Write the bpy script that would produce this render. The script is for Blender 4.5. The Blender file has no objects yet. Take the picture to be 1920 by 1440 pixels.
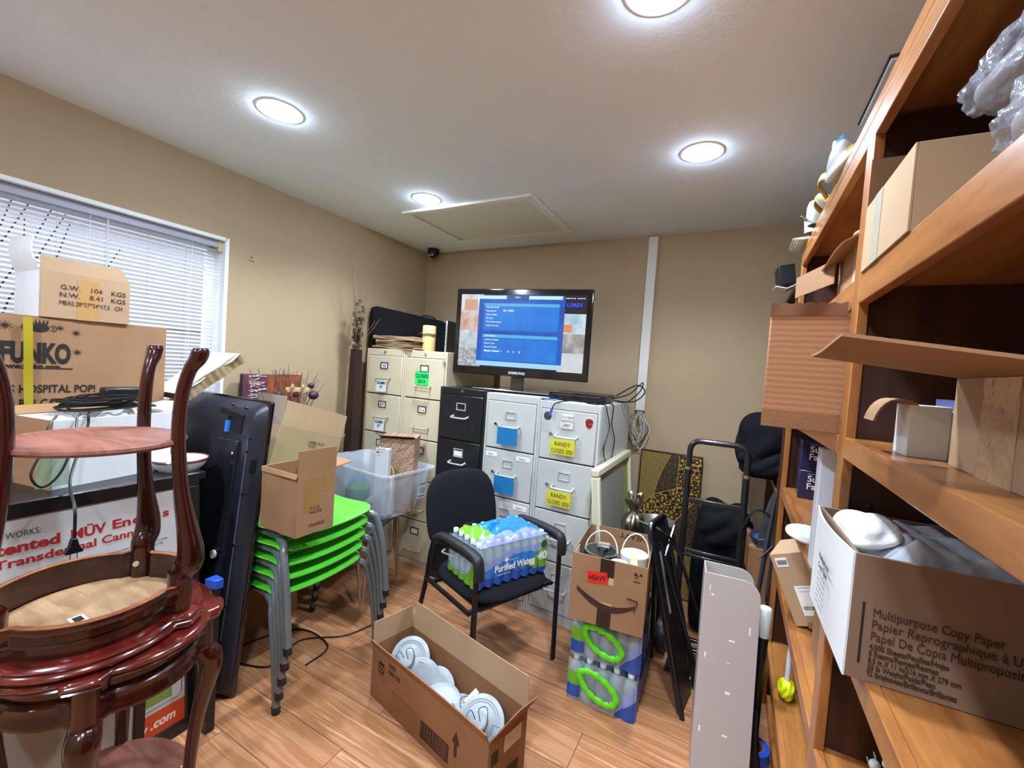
import bpy, bmesh, math, random
from mathutils import Vector, Matrix, Euler
random.seed(7)
S = bpy.context.scene
C = S.collection
R = math.radians
PI = math.pi

# ------------------------------------------------------------------ camera
def set_camera():
    yaw, pitch, roll = R(27.708), R(-2.190), R(4.025)
    cy, sy = math.cos(yaw), math.sin(yaw)
    f = Vector((-sy*math.cos(pitch), cy*math.cos(pitch), math.sin(pitch)))
    r = Vector((cy, sy, 0)); u = r.cross(f)
    c, s = math.cos(roll), math.sin(roll)
    r2 = c*r + s*u; u2 = -s*r + c*u
    cd = bpy.data.cameras.new('camera'); co = bpy.data.objects.new('camera', cd); C.objects.link(co)
    m = Matrix((r2, u2, -f)).transposed().to_4x4(); m.translation = (0, 0, 1.5)
    co.matrix_world = m
    cd.sensor_width = 36; cd.lens = 800/1920*36; cd.clip_start = .02; cd.clip_end = 200
    S.camera = co
set_camera()
S.view_settings.view_transform = 'Standard'; S.view_settings.look = 'None'
S.view_settings.gamma = 1; S.view_settings.use_curve_mapping = False
S.view_settings.exposure = 2.1
SPOT = 24.0
LED = 44.0           # recessed lamp emission

# ------------------------------------------------------------------ world and sun
w = bpy.data.worlds.new('world'); S.world = w; w.use_nodes = True
wn = w.node_tree.nodes; wl = w.node_tree.links; wn.clear()
sky = wn.new('ShaderNodeTexSky'); sky.sky_type = 'NISHITA'; sky.sun_disc = False
sky.sun_elevation = R(48); sky.sun_rotation = R(250)
bg = wn.new('ShaderNodeBackground'); bg.inputs[1].default_value = 0.2
wo = wn.new('ShaderNodeOutputWorld')
hs = wn.new('ShaderNodeHueSaturation'); hs.inputs['Saturation'].default_value = .25
wl.new(sky.outputs[0], hs.inputs['Color']); wl.new(hs.outputs[0], bg.inputs[0]); wl.new(bg.outputs[0], wo.inputs[0])
sd = bpy.data.lights.new('sun', 'SUN'); sd.energy = 1.3; sd.angle = R(1); sd.color = (1, .95, .88)
so = bpy.data.objects.new('sun', sd); C.objects.link(so)
so.rotation_euler = Vector((.55, .35, -.75)).to_track_quat('-Z', 'Y').to_euler()

# ------------------------------------------------------------------ materials
def lin(c):
    if isinstance(c, str):
        c = [int(c[i:i+2], 16) for i in (0, 2, 4)]
    return tuple(((x/255)/12.92 if x/255 <= .04045 else ((x/255+.055)/1.055)**2.4) for x in c) + (1,)
_M = {}
def mat(name, col='888888', rough=.5, metal=0, var=0, vs=8, bump=0, bs=60, coat=0, alpha=1, trans=0, emit=0, stretch=None, col2=None, ior=1.45, spec=.5):
    if name in _M: return _M[name]
    m = bpy.data.materials.new(name); m.use_nodes = True; _M[name] = m
    nt = m.node_tree; b = nt.nodes['Principled BSDF']
    b.inputs['Base Color'].default_value = lin(col); b.inputs['Roughness'].default_value = rough
    b.inputs['Metallic'].default_value = metal; b.inputs['Alpha'].default_value = alpha
    b.inputs['Coat Weight'].default_value = coat; b.inputs['Coat Roughness'].default_value = .08
    b.inputs['Transmission Weight'].default_value = trans; b.inputs['IOR'].default_value = ior
    b.inputs['Specular IOR Level'].default_value = spec
    if emit:
        b.inputs['Emission Color'].default_value = lin(col); b.inputs['Emission Strength'].default_value = emit
    tc = mp = None
    if var or bump or col2:
        tc = nt.nodes.new('ShaderNodeTexCoord'); mp = nt.nodes.new('ShaderNodeMapping')
        nt.links.new(tc.outputs['Object'], mp.inputs[0])
        if stretch: mp.inputs['Scale'].default_value = stretch
    if var or col2:
        n = nt.nodes.new('ShaderNodeTexNoise'); n.inputs['Scale'].default_value = vs; n.inputs['Detail'].default_value = 6
        n.inputs['Roughness'].default_value = .6
        nt.links.new(mp.outputs[0], n.inputs['Vector'])
        rp = nt.nodes.new('ShaderNodeMapRange'); rp.inputs[1].default_value = .3; rp.inputs[2].default_value = .7
        nt.links.new(n.outputs[0], rp.inputs[0])
        mx = nt.nodes.new('ShaderNodeMix'); mx.data_type = 'RGBA'
        c1 = lin(col); c2 = lin(col2) if col2 else tuple(x*(1-var) for x in c1[:3])+(1,)
        mx.inputs[6].default_value = c1; mx.inputs[7].default_value = c2
        nt.links.new(rp.outputs[0], mx.inputs[0]); nt.links.new(mx.outputs[2], b.inputs['Base Color'])
        if emit: nt.links.new(mx.outputs[2], b.inputs['Emission Color'])
    if bump:
        n2 = nt.nodes.new('ShaderNodeTexNoise'); n2.inputs['Scale'].default_value = bs; n2.inputs['Detail'].default_value = 3
        nt.links.new(mp.outputs[0], n2.inputs['Vector'])
        bm = nt.nodes.new('ShaderNodeBump'); bm.inputs['Strength'].default_value = bump; bm.inputs['Distance'].default_value = .01
        nt.links.new(n2.outputs[0], bm.inputs['Height']); nt.links.new(bm.outputs[0], b.inputs['Normal'])
    return m

def wood(name, c1, c2, rough=.35, scale=(1, 1, 1), coat=0, vs=6, c3=None):
    """streaky grain: noise stretched by scale, second layer of fine streaks"""
    if name in _M: return _M[name]
    m = mat(name, c1, rough, coat=coat)
    nt = m.node_tree; b = nt.nodes['Principled BSDF']
    tc = nt.nodes.new('ShaderNodeTexCoord'); mp = nt.nodes.new('ShaderNodeMapping'); mp.inputs['Scale'].default_value = scale
    nt.links.new(tc.outputs['Object'], mp.inputs[0])
    n = nt.nodes.new('ShaderNodeTexNoise'); n.inputs['Scale'].default_value = vs; n.inputs['Detail'].default_value = 8
    n.inputs['Distortion'].default_value = .6
    nt.links.new(mp.outputs[0], n.inputs['Vector'])
    cr = nt.nodes.new('ShaderNodeValToRGB')
    cr.color_ramp.elements[0].position = .32; cr.color_ramp.elements[0].color = lin(c2)
    cr.color_ramp.elements[1].position = .68; cr.color_ramp.elements[1].color = lin(c1)
    nt.links.new(n.outputs[0], cr.inputs[0])
    n2 = nt.nodes.new('ShaderNodeTexNoise'); n2.inputs['Scale'].default_value = vs*9; n2.inputs['Detail'].default_value = 3
    nt.links.new(mp.outputs[0], n2.inputs['Vector'])
    mx = nt.nodes.new('ShaderNodeMix'); mx.data_type = 'RGBA'; mx.blend_type = 'MULTIPLY'; mx.inputs[0].default_value = .35
    nt.links.new(cr.outputs[0], mx.inputs[6]); nt.links.new(n2.outputs[0], mx.inputs[7])
    nt.links.new(mx.outputs[2], b.inputs['Base Color'])
    return m

def floor_mat():
    m = bpy.data.materials.new('laminate'); m.use_nodes = True
    nt = m.node_tree; b = nt.nodes['Principled BSDF']; L = nt.links.new
    tc = nt.nodes.new('ShaderNodeTexCoord')
    br = nt.nodes.new('ShaderNodeTexBrick'); br.inputs['Scale'].default_value = 1
    br.inputs['Brick Width'].default_value = 1.22; br.inputs['Row Height'].default_value = .19
    br.inputs['Mortar Size'].default_value = .0016; br.inputs['Mortar Smooth'].default_value = .3
    br.inputs['Bias'].default_value = 0; br.offset = .37
    br.inputs['Color1'].default_value = (0, 0, 0, 1); br.inputs['Color2'].default_value = (1, 1, 1, 1); br.inputs['Mortar'].default_value = (.5, .5, .5, 1)
    L(tc.outputs['Object'], br.inputs['Vector'])
    # shift grain per plank
    ad = nt.nodes.new('ShaderNodeVectorMath'); ad.operation = 'MULTIPLY_ADD'
    ad.inputs[1].default_value = (7, 3, 5)
    L(br.outputs['Color'], ad.inputs[0]); L(tc.outputs['Object'], ad.inputs[2])
    mp = nt.nodes.new('ShaderNodeMapping'); mp.inputs['Scale'].default_value = (.75, 13, 1)
    L(ad.outputs[0], mp.inputs[0])
    n = nt.nodes.new('ShaderNodeTexNoise'); n.inputs['Scale'].default_value = 2.2; n.inputs['Detail'].default_value = 7; n.inputs['Distortion'].default_value = .55; n.inputs['Roughness'].default_value = .58
    L(mp.outputs[0], n.inputs['Vector'])
    wv = nt.nodes.new('ShaderNodeMath'); wv.operation = 'MULTIPLY'; wv.inputs[1].default_value = 20
    L(n.outputs[0], wv.inputs[0])
    sn = nt.nodes.new('ShaderNodeMath'); sn.operation = 'SINE'; L(wv.outputs[0], sn.inputs[0])
    mr = nt.nodes.new('ShaderNodeMapRange'); mr.inputs[1].default_value = -1; mr.inputs[2].default_value = 1
    L(sn.outputs[0], mr.inputs[0])
    c1 = nt.nodes.new('ShaderNodeMix'); c1.data_type = 'RGBA'
    c1.inputs[6].default_value = lin('ad774c'); c1.inputs[7].default_value = lin('d6a47c')
    L(mr.outputs[0], c1.inputs[0])
    c2 = nt.nodes.new('ShaderNodeMix'); c2.data_type = 'RGBA'; c2.blend_type = 'MULTIPLY'; c2.inputs[0].default_value = .8
    mr2 = nt.nodes.new('ShaderNodeValToRGB'); mr2.color_ramp.elements[0].position = .33; mr2.color_ramp.elements[0].color = (.56, .40, .31, 1)
    mr2.color_ramp.elements[1].position = .62; mr2.color_ramp.elements[1].color = (1, 1, 1, 1)
    L(n.outputs[0], mr2.inputs[0]); L(c1.outputs[2], c2.inputs[6]); L(mr2.outputs[0], c2.inputs[7])
    c3 = nt.nodes.new('ShaderNodeMix'); c3.data_type = 'RGBA'; c3.inputs[7].default_value = lin('5a3520')
    L(br.outputs['Fac'], c3.inputs[0]); L(c2.outputs[2], c3.inputs[6])
    c4 = nt.nodes.new('ShaderNodeMix'); c4.data_type = 'RGBA'; c4.blend_type = 'MULTIPLY'; c4.inputs[0].default_value = .16
    L(c3.outputs[2], c4.inputs[6]); L(br.outputs['Color'], c4.inputs[7])
    L(c4.outputs[2], b.inputs['Base Color'])
    b.inputs['Roughness'].default_value = .34
    return m

# ------------------------------------------------------------------ mesh builder
class MB:
    def __init__(s): s.bm = bmesh.new(); s.mi = 0
    def add(s, vs, fs, M=None):
        bv = [s.bm.verts.new((M @ Vector(v)) if M is not None else v) for v in vs]
        for f in fs:
            try:
                fa = s.bm.faces.new([bv[i] for i in f]); fa.material_index = s.mi
            except ValueError: pass
        return bv
    def box(s, x0, y0, z0, x1, y1, z1, M=None):
        v = [(x, y, z) for z in (z0, z1) for y in (y0, y1) for x in (x0, x1)]
        s.add(v, [(0, 2, 3, 1), (4, 5, 7, 6), (0, 1, 5, 4), (2, 6, 7, 3), (0, 4, 6, 2), (1, 3, 7, 5)], M); return s
    def prism(s, pts, z0, z1, M=None):
        n = len(pts); v = [(p[0], p[1], z0) for p in pts]+[(p[0], p[1], z1) for p in pts]
        f = [tuple(range(n-1, -1, -1)), tuple(range(n, 2*n))]+[(i, (i+1) % n, n+(i+1) % n, n+i) for i in range(n)]
        s.add(v, f, M); return s
    def tube(s, pts, r, seg=8, closed=False, M=None, flat=1):
        pts = [Vector(p) for p in pts]; n = len(pts)
        rr = r if isinstance(r, (list, tuple)) else [r]*n
        T = []
        for i in range(n):
            a = pts[i-1] if (i > 0 or closed) else pts[i]; b = pts[(i+1) % n] if (i < n-1 or closed) else pts[i]
            t = (b-a); T.append(t.normalized() if t.length > 1e-9 else Vector((0, 0, 1)))
        up = Vector((0, 0, 1)) if abs(T[0].z) < .9 else Vector((1, 0, 0))
        N = (up - T[0]*up.dot(T[0])).normalized(); vs = []
        for i in range(n):
            N = N - T[i]*N.dot(T[i])
            N = N.normalized() if N.length > 1e-6 else T[i].orthogonal().normalized()
            B = T[i].cross(N)
            for k in range(seg):
                a = 2*PI*k/seg; vs.append(pts[i]+N*math.cos(a)*rr[i]+B*math.sin(a)*rr[i]*flat)
        fs = []
        m = n if closed else n-1
        for i in range(m):
            for k in range(seg):
                a = i*seg+k; b = i*seg+(k+1) % seg; c = ((i+1) % n)*seg+(k+1) % seg; d = ((i+1) % n)*seg+k
                fs.append((a, b, c, d))
        if not closed:
            fs.append(tuple(range(seg-1, -1, -1))); fs.append(tuple((n-1)*seg+k for k in range(seg)))
        s.add(vs, fs, M); return s
    def lathe(s, prof, seg=24, M=None, cap=True):
        vs = []; n = len(prof)
        for r, z in prof:
            for k in range(seg):
                a = 2*PI*k/seg; vs.append((r*math.cos(a), r*math.sin(a), z))
        fs = []
        for i in range(n-1):
            for k in range(seg):
                fs.append((i*seg+k, i*seg+(k+1) % seg, (i+1)*seg+(k+1) % seg, (i+1)*seg+k))
        if cap:
            fs.append(tuple(range(seg-1, -1, -1))); fs.append(tuple((n-1)*seg+k for k in range(seg)))
        s.add(vs, fs, M); return s
    def sphere(s, c, r, seg=12, M=None):
        c = Vector(c); rx, ry, rz = r if isinstance(r, (tuple, list)) else (r, r, r)
        rings = seg//2; vs = []; 
        for i in range(1, rings):
            t = PI*i/rings
            for k in range(seg):
                a = 2*PI*k/seg; vs.append(c+Vector((rx*math.sin(t)*math.cos(a), ry*math.sin(t)*math.sin(a), rz*math.cos(t))))
        fs = [(i*seg+k, (i+1)*seg+k, (i+1)*seg+(k+1) % seg, i*seg+(k+1) % seg) for i in range(rings-2) for k in range(seg)]
        vs.append(c+Vector((0, 0, rz))); vs.append(c-Vector((0, 0, rz))); t = len(vs)-2
        fs += [(t, k, (k+1) % seg) for k in range(seg)]+[(t+1, (rings-2)*seg+(k+1) % seg, (rings-2)*seg+k) for k in range(seg)]
        s.add(vs, fs, M); return s
    def grid(s, fn, nu, nv, th=0, M=None):
        """fn(u,v)->point, thin sheet; th = thickness along the normal"""
        P = [[Vector(fn(i/nu, j/nv)) for j in range(nv+1)] for i in range(nu+1)]
        def nr(i, j):
            a = P[min(i+1, nu)][j]-P[max(i-1, 0)][j]; b = P[i][min(j+1, nv)]-P[i][max(j-1, 0)]
            q = a.cross(b); return q.normalized() if q.length > 1e-9 else Vector((0, 0, 1))
        W = nv+1; vs = [P[i][j] for i in range(nu+1) for j in range(W)]
        fs = [(i*W+j, (i+1)*W+j, (i+1)*W+j+1, i*W+j+1) for i in range(nu) for j in range(nv)]
        if th:
            o = len(vs); vs += [P[i][j]-nr(i, j)*th for i in range(nu+1) for j in range(W)]
            fs += [(o+i*W+j, o+i*W+j+1, o+(i+1)*W+j+1, o+(i+1)*W+j) for i in range(nu) for j in range(nv)]
            for j in range(nv):
                fs.append((j, j+1, o+j+1, o+j)); a = nu*W+j; fs.append((a+1, a, o+a, o+a+1))
            for i in range(nu):
                a = i*W; b = (i+1)*W; fs.append((b, a, o+a, o+b)); a += nv; b += nv; fs.append((a, b, o+b, o+a))
        s.add(vs, fs, M); return s

def mk(name, mb, m, parent=None, bevel=0, seg=2, ang=35, loc=None, rot=None):
    bm = mb.bm
    bmesh.ops.recalc_face_normals(bm, faces=bm.faces) if True else None
    for f in bm.faces: f.smooth = True
    ca = R(ang)
    for e in bm.edges:
        if len(e.link_faces) == 2:
            if e.link_faces[0].normal.angle(e.link_faces[1].normal, 0) > ca: e.smooth = False
    me = bpy.data.meshes.new(name); bm.to_mesh(me); bm.free()
    for x in (m if isinstance(m, (list, tuple)) else [m]): me.materials.append(x)
    o = bpy.data.objects.new(name, me); C.objects.link(o)
    if parent is not None: o.parent = parent
    if loc: o.location = loc
    if rot: o.rotation_euler = [R(a) for a in rot]
    if bevel:
        b = o.modifiers.new('bevel', 'BEVEL'); b.width = bevel; b.segments = seg; b.limit_method = 'ANGLE'; b.angle_limit = R(40)
        b.harden_normals = False
    return o
def tag(o, label=None, cat=None, group=None, kind=None):
    if label: o['label'] = label
    if cat: o['category'] = cat
    if group: o['group'] = group
    if kind: o['kind'] = kind
    return o
def thing(name, label, cat, loc=(0, 0, 0), rot=(0, 0, 0), group=None, M=None):
    o = bpy.data.objects.new(name, None); C.objects.link(o); o.empty_display_size = .05
    if M is not None: o.matrix_world = M
    else: o.location = loc; o.rotation_euler = [R(a) for a in rot]
    return tag(o, label, cat, group)
def struct(name, mb, m, parent=None, bevel=0):
    o = mk(name, mb, m, parent, bevel)
    if parent is None: o['kind'] = 'structure'
    return o
def copy_tree(o, parent=None):
    c = o.copy(); C.objects.link(c)
    if parent is not None: c.parent = parent
    for ch in list(o.children): copy_tree(ch, c)
    return c

def face(o, x, y):
    """matrix whose local XY plane is a face: origin o, x to the reader's right, y up the page"""
    x = Vector(x).normalized(); y = Vector(y).normalized(); z = x.cross(y)
    m = Matrix((x, y, z)).transposed().to_4x4(); m.translation = o; return m
def lettering(items, m, parent, name='lettering'):
    """items: (string, size, matrix, kwargs) all joined into one flat mesh"""
    o = None
    for it in items:
        bm = bmesh.new()
        st, size, M = it[:3]; kw = it[3] if len(it) > 3 else {}
        cu = bpy.data.curves.new('t', 'FONT'); cu.body = st; cu.size = size; cu.align_x = kw.get('ax', 'LEFT'); cu.align_y = 'BOTTOM_BASELINE'
        cu.offset = kw.get('bold', 0)*size; cu.space_character = kw.get('sp', 1); cu.shear = kw.get('shear', 0); cu.space_line = kw.get('ln', 1)
        cu.resolution_u = 3; cu.extrude = .0002
        ob = bpy.data.objects.new('t', cu); C.objects.link(ob)
        bpy.context.view_layer.update()
        me = bpy.data.meshes.new_from_object(ob.evaluated_get(bpy.context.evaluated_depsgraph_get()))
        sx = kw.get('sx', 1)
        if 'w' in kw and len(me.vertices):
            xs = [v.co.x for v in me.vertices]; sx = kw['w']/max(1e-6, max(xs)-min(xs))
        X = M @ Matrix.Translation((0, 0, .0006)) @ Matrix.Diagonal((sx, 1, 1, 1))
        me.transform(X); bm.from_mesh(me)
        bpy.data.objects.remove(ob); bpy.data.curves.remove(cu); bpy.data.meshes.remove(me)
        me = bpy.data.meshes.new(name); bm.to_mesh(me); bm.free(); me.materials.append(m)
        o = bpy.data.objects.new(name, me); C.objects.link(o); o.parent = parent
    return o
def decal(mb, M, x0, y0, x1, y1, th=.0006):
    mb.box(x0, y0, 0, x1, y1, th, M)
def arcpts(c, r, a0, a1, n, ax=(1, 0, 0), ay=(0, 0, 1)):
    ax = Vector(ax); ay = Vector(ay); c = Vector(c)
    return [c+ax*r*math.cos(R(a0+(a1-a0)*i/n))+ay*r*math.sin(R(a0+(a1-a0)*i/n)) for i in range(n+1)]
def smooth_path(pts, k=6, closed=False):
    pts = [Vector(p) for p in pts]; n = len(pts); out = []
    rng = n if closed else n-1
    for i in range(rng):
        p1 = pts[i]; p2 = pts[(i+1) % n]
        p0 = pts[i-1] if (i > 0 or closed) else p1; p3 = pts[(i+2) % n] if (i+2 < n or closed) else p2
        for j in range(k):
            t = j/k
            out.append(.5*((2*p1)+(-p0+p2)*t+(2*p0-5*p1+4*p2-p3)*t*t+(-p0+3*p1-3*p2+p3)*t**3))
    if not closed: out.append(pts[-1])
    return out

M_card = mat('cardboard', '9c7858', .8, var=.18, vs=5, bump=.12, bs=180, spec=.2)
M_cardin = mat('cardboard_inside', '957250', .85, var=.12, vs=4, spec=.2)
M_carddark = mat('cardboard_dark', '946a49', .8, var=.2, vs=5, bump=.12, bs=180, spec=.2)
M_cardlight = mat('cardboard_light', 'ad9070', .8, var=.12, vs=5, spec=.2)
M_tape = mat('packing_tape', 'b08a58', .25, coat=.4)
M_ink = mat('black_ink', '1c1814', .7)
M_brownink = mat('brown_ink', '3b2417', .7)
M_white = mat('white_paper', 'e6e6e2', .7)
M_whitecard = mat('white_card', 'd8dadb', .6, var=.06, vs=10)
M_blackpl = mat('black_plastic', '17181b', .4)
M_blackmetal = mat('black_metal', '14151a', .28, coat=.4)
M_chrome = mat('chrome', 'd8dadd', .18, 1)
M_darkfab = mat('black_fabric', '16181d', .9, bump=.25, bs=600, spec=.2)
M_cable = mat('black_cable', '101114', .4)
M_barcode = M_ink
# ================================================================== ROOM SHELL
XL, XR, YB, YN, ZC = -2.67, .68, 3.2, -1.7, 2.52
WY0, WY1, WZ0, WZ1 = -.55, 1.42, 1.0, 2.12      # window opening in the left wall
M_wall = mat('wall_paint', 'b09a7a', .75, var=.05, vs=3, bump=.25, bs=120, spec=.25)
M_ceil = mat('ceiling_paint', 'e3e9ee', .9, var=.03, vs=2, bump=.08, bs=70, spec=.08)
mb = MB(); mb.box(XL-.2, YN-.2, -.1, XR+.2, YB+.2, 0); struct('floor', mb, floor_mat())
mb = MB(); mb.box(XL-.2, YN-.2, ZC, XR+.2, YB+.2, ZC+.1); struct('ceiling', mb, M_ceil)
mb = MB(); mb.box(XL-.2, YB, 0, XR+.2, YB+.15, ZC); struct('wall_back', mb, M_wall)
mb = MB(); mb.box(XL-.2, YN-.15, 0, XR+.2, YN, ZC); struct('wall_near', mb, M_wall)
mb = MB(); mb.box(XR, YN, 0, XR+.15, YB, ZC); struct('wall_right', mb, M_wall)
mb = MB()
mb.box(XL-.15, YN, 0, XL, WY0, ZC); mb.box(XL-.15, WY1, 0, XL, YB, ZC)
mb.box(XL-.15, WY0, 0, XL, WY1, WZ0); mb.box(XL-.15, WY0, WZ1, XL, WY1, ZC)
struct('wall_left', mb, M_wall)
M_base = mat('baseboard_white', 'c9c2b2', .5)
mb = MB(); mb.box(XL, YB-.012, 0, XR, YB, .09); struct('baseboard_back', mb, M_base, bevel=.003)
mb = MB(); mb.box(XL, YN, 0, XL+.012, YB-.012, .09); struct('baseboard_left', mb, M_base, bevel=.003)
# window: jamb lining, frame, glass
M_jamb = mat('window_white', 'e8ecec', .5)
wd = bpy.data.objects.new('window_1', None); C.objects.link(wd); wd['kind'] = 'structure'; wd.location = (XL-.075, (WY0+WY1)/2, WZ0)
ox, oy, oz = wd.location
mb = MB()
def lb(x0, y0, z0, x1, y1, z1): mb.box(x0-ox, y0-oy, z0-oz, x1-ox, y1-oy, z1-oz)
lb(XL-.15, WY0, WZ1-.008, XL+.002, WY1, WZ1+.012); lb(XL-.15, WY1-.008, WZ0, XL+.002, WY1+.012, WZ1+.012)
lb(XL-.15, WY0-.012, WZ0, XL+.002, WY0+.008, WZ1+.012); lb(XL-.15, WY0-.02, WZ0-.02, XL+.03, WY1+.02, WZ0+.008)
mk('window_casing', mb, M_jamb, wd, .002)
mb = MB()
for y in (WY0+.008, (WY0+WY1)/2-.02, WY1-.048): lb(XL-.145, y, WZ0+.008, XL-.105, y+.04, WZ1-.008)
for z in (WZ0+.008, WZ1-.048): lb(XL-.145, WY0+.008, z, XL-.105, WY1-.008, z+.04)
mk('window_frame', mb, M_jamb, wd, .003)
mb = MB(); lb(XL-.128, WY0+.03, WZ0+.03, XL-.124, WY1-.03, WZ1-.03)
g = mat('window_glass', 'ffffff', .02, trans=1, ior=1.02)
mk('pane', mb, g, wd)
# blind
M_slat = bpy.data.materials.new('blind_slat'); M_slat.use_nodes = True
nt = M_slat.node_tree; nt.nodes.clear()
a = nt.nodes.new('ShaderNodeBsdfDiffuse'); a.inputs[0].default_value = (.86, .88, .92, 1)
b = nt.nodes.new('ShaderNodeBsdfTranslucent'); b.inputs[0].default_value = (.8, .84, .95, 1)
mx = nt.nodes.new('ShaderNodeMixShader'); mx.inputs[0].default_value = .4; ot = nt.nodes.new('ShaderNodeOutputMaterial')
nt.links.new(a.outputs[0], mx.inputs[1]); nt.links.new(b.outputs[0], mx.inputs[2]); nt.links.new(mx.outputs[0], ot.inputs[0])
bl = thing('window_blind', 'white aluminium mini blind with open slats hanging in the window', 'blind', (XL-.05, 0, WZ1-.01))
mb = MB(); mb.box(-.02, WY0+.012, -.038, .02, WY1-.012, 0); mk('headrail', mb, mat('headrail_grey', 'a9abb8', .4), bl, .002)
mb = MB(); n = 50
for i in range(n):
    z = -.055-i*.0212
    c, s_ = math.cos(R(22)), math.sin(R(22))
    mb.grid(lambda u, v, z=z: (( (u-.5)*.025)*c, WY0+.015+(WY1-WY0-.03)*v, z+(u-.5)*.025*s_+.0016*(1-(2*u-1)**2)), 3, 1)
o = mk('slats', mb, M_slat, bl)
mb = MB(); mb.box(-.012, WY0+.014, -.055-n*.0212-.012, .012, WY1-.014, -.055-n*.0212); mk('bottom_rail', mb, M_jamb, bl, .002)
for y in (-.35, .0, .42, .84, 1.26):
    mb = MB()
    for x in (-.0135, .0135): mb.tube([(x, y, -.03), (x, y, -.055-n*.0212)], .0009, 5)
    mk('ladder_cord', mb, M_jamb, bl)
mb = MB(); mb.tube([(.024, .9, -.04), (.026, .9, -.5)], .003, 6); mk('tilt_wand', mb, mat('clear_wand', 'dfe6ea', .2, alpha=.6), bl)
mb = MB(); mb.box(-.021, WY1-.032, -.06, .024, WY1-.009, .004); mk('end_bracket', mb, mat('bracket_cream', 'c9bd95', .5), bl, .002)
# outside: ground, a bare shrub, and a fence added to grey the blind gaps
mb = MB(); mb.box(-14, -10, -.3, XL-.25, 12, -.15); o = struct('ground', mb, mat('outdoor_ground', '8f9188', .9, var=.3, vs=2))
fn = thing('added_fence', 'grey board fence added outside to keep the gaps between the blind slats grey', 'fence', (-5.2, 1, -.15))
mb = MB()
for i in range(40): mb.box(-.01, -6+i*.32, 0, .01, -5.684+i*.32, 3.4)
mk('boards', mb, mat('fence_grey', 'a4aab4', .8, var=.1), fn)
for k in range(3):
    mb = MB(); mb.box(.01, -6, .3+k*.75, .05, 6.8, .4+k*.75); mk('rail', mb, mat('fence_grey', '9498a4'), fn)
sh = thing('bare_shrub', 'dark bare branches just outside the left of the window', 'shrub', (-3.25, .25, -.15))
mb = MB()
for i in range(26):
    a0 = random.uniform(-1, 1); p = Vector((random.uniform(-.05, .05), random.uniform(-.15, .1), 0)); pts = [p.copy()]
    d = Vector((random.uniform(-.06, .06), .32*a0+.02, 1)).normalized()
    for k in range(9):
        d = (d+Vector((random.uniform(-.05, .05), random.uniform(-.2, .2), random.uniform(0, .1)))).normalized(); p = p+d*.27; pts.append(p.copy())
    mb.tube(pts, [.009*(1-k/14) for k in range(10)], 5)
mk('branches', mb, mat('branch_dark', '2a2420', .8), sh)

# ceiling hatch, second hatch, lamps, camera, raceway
M_trimw = mat('hatch_white', 'e2e2dc', .6)
ht = thing('attic_hatch', 'white framed attic hatch in the ceiling near the back wall', 'hatch', (-1.64, 2.6, ZC))
mb = MB()
x0, x1, y0, y1 = -.49, .5, -.355, .35
for bx in ((x0, y0, x1, y0+.05), (x0, y1-.05, x1, y1), (x0, y0+.05, x0+.05, y1-.05), (x1-.05, y0+.05, x1, y1-.05)): mb.box(bx[0], bx[1], -.018, bx[2], bx[3], 0)
mk('trim', mb, M_trimw, ht, .004)
mb = MB(); mb.box(x0+.056, y0+.056, -.006, x1-.056, y1-.056, 0); mk('panel', mb, mat('hatch_panel', 'd6d6ce', .7, bump=.1), ht)
ht = thing('access_panel', 'plain ceiling access panel beside the top of the tall bookcase', 'hatch', (.5, 1.87, ZC))
mb = MB(); mb.box(-.166, -.19, -.012, .15, .19, 0); mk('panel', mb, M_ceil, ht, .003)
mb = MB(); mb.box(-.172, -.196, -.005, -.166, .19, 0); mb.box(-.172, -.2, -.005, .15, -.19, 0); mk('gap', mb, mat('shadow_gap', '4a4a48', .9), ht)

M_led = mat('led_lens', 'd2e6ff', .5, emit=LED); M_ring = mat('lamp_trim', 'f2f2f0', .6)
lampxy = [(-1.81, 1.15, 'nearest the window wall and the camera'), (-.22, 2.09, 'right of the attic hatch'), (-1.813, 2.125, 'beside the attic hatch near the dome camera'),
          (-.262, 1.17, 'cut by the top edge of the view'), (-.24, -.1, 'behind the viewer on the bookcase side'), (-1.81, -.1, 'behind the viewer on the window side'), (-.24, -1.1, 'added unseen to brighten the ceiling, bookcase side'), (-1.81, -1.1, 'added unseen to brighten the ceiling, window side')]  # last two lamps are unseen additions that brighten the ceiling
for x, y, t in lampxy:
    l = thing('recessed_light', 'round white recessed ceiling light '+t, 'ceiling light', (x, y, ZC), group='recessed ceiling lights')
    mb = MB(); mb.lathe([(.066, -.001), (.07, -.003), (.088, -.003), (.094, -.001), (.094, 0), (.066, 0)], 40, cap=False); mk('trim_ring', mb, M_ring, l)
    mb = MB(); mb.lathe([(.0, -.02), (.03, -.019), (.052, -.015), (.063, -.008), (.067, -.001), (0, -.001)], 32, cap=False); mk('lens', mb, M_led, l)
    ld = bpy.data.lights.new('downlight', 'SPOT'); ld.energy = SPOT; ld.spot_size = R(146); ld.spot_blend = .75; ld.shadow_soft_size = .06; ld.color = (.86, .95, 1.08)
    lo = bpy.data.objects.new('downlight', ld); C.objects.link(lo); lo.parent = l; lo.location = (0, 0, -.028)

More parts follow.
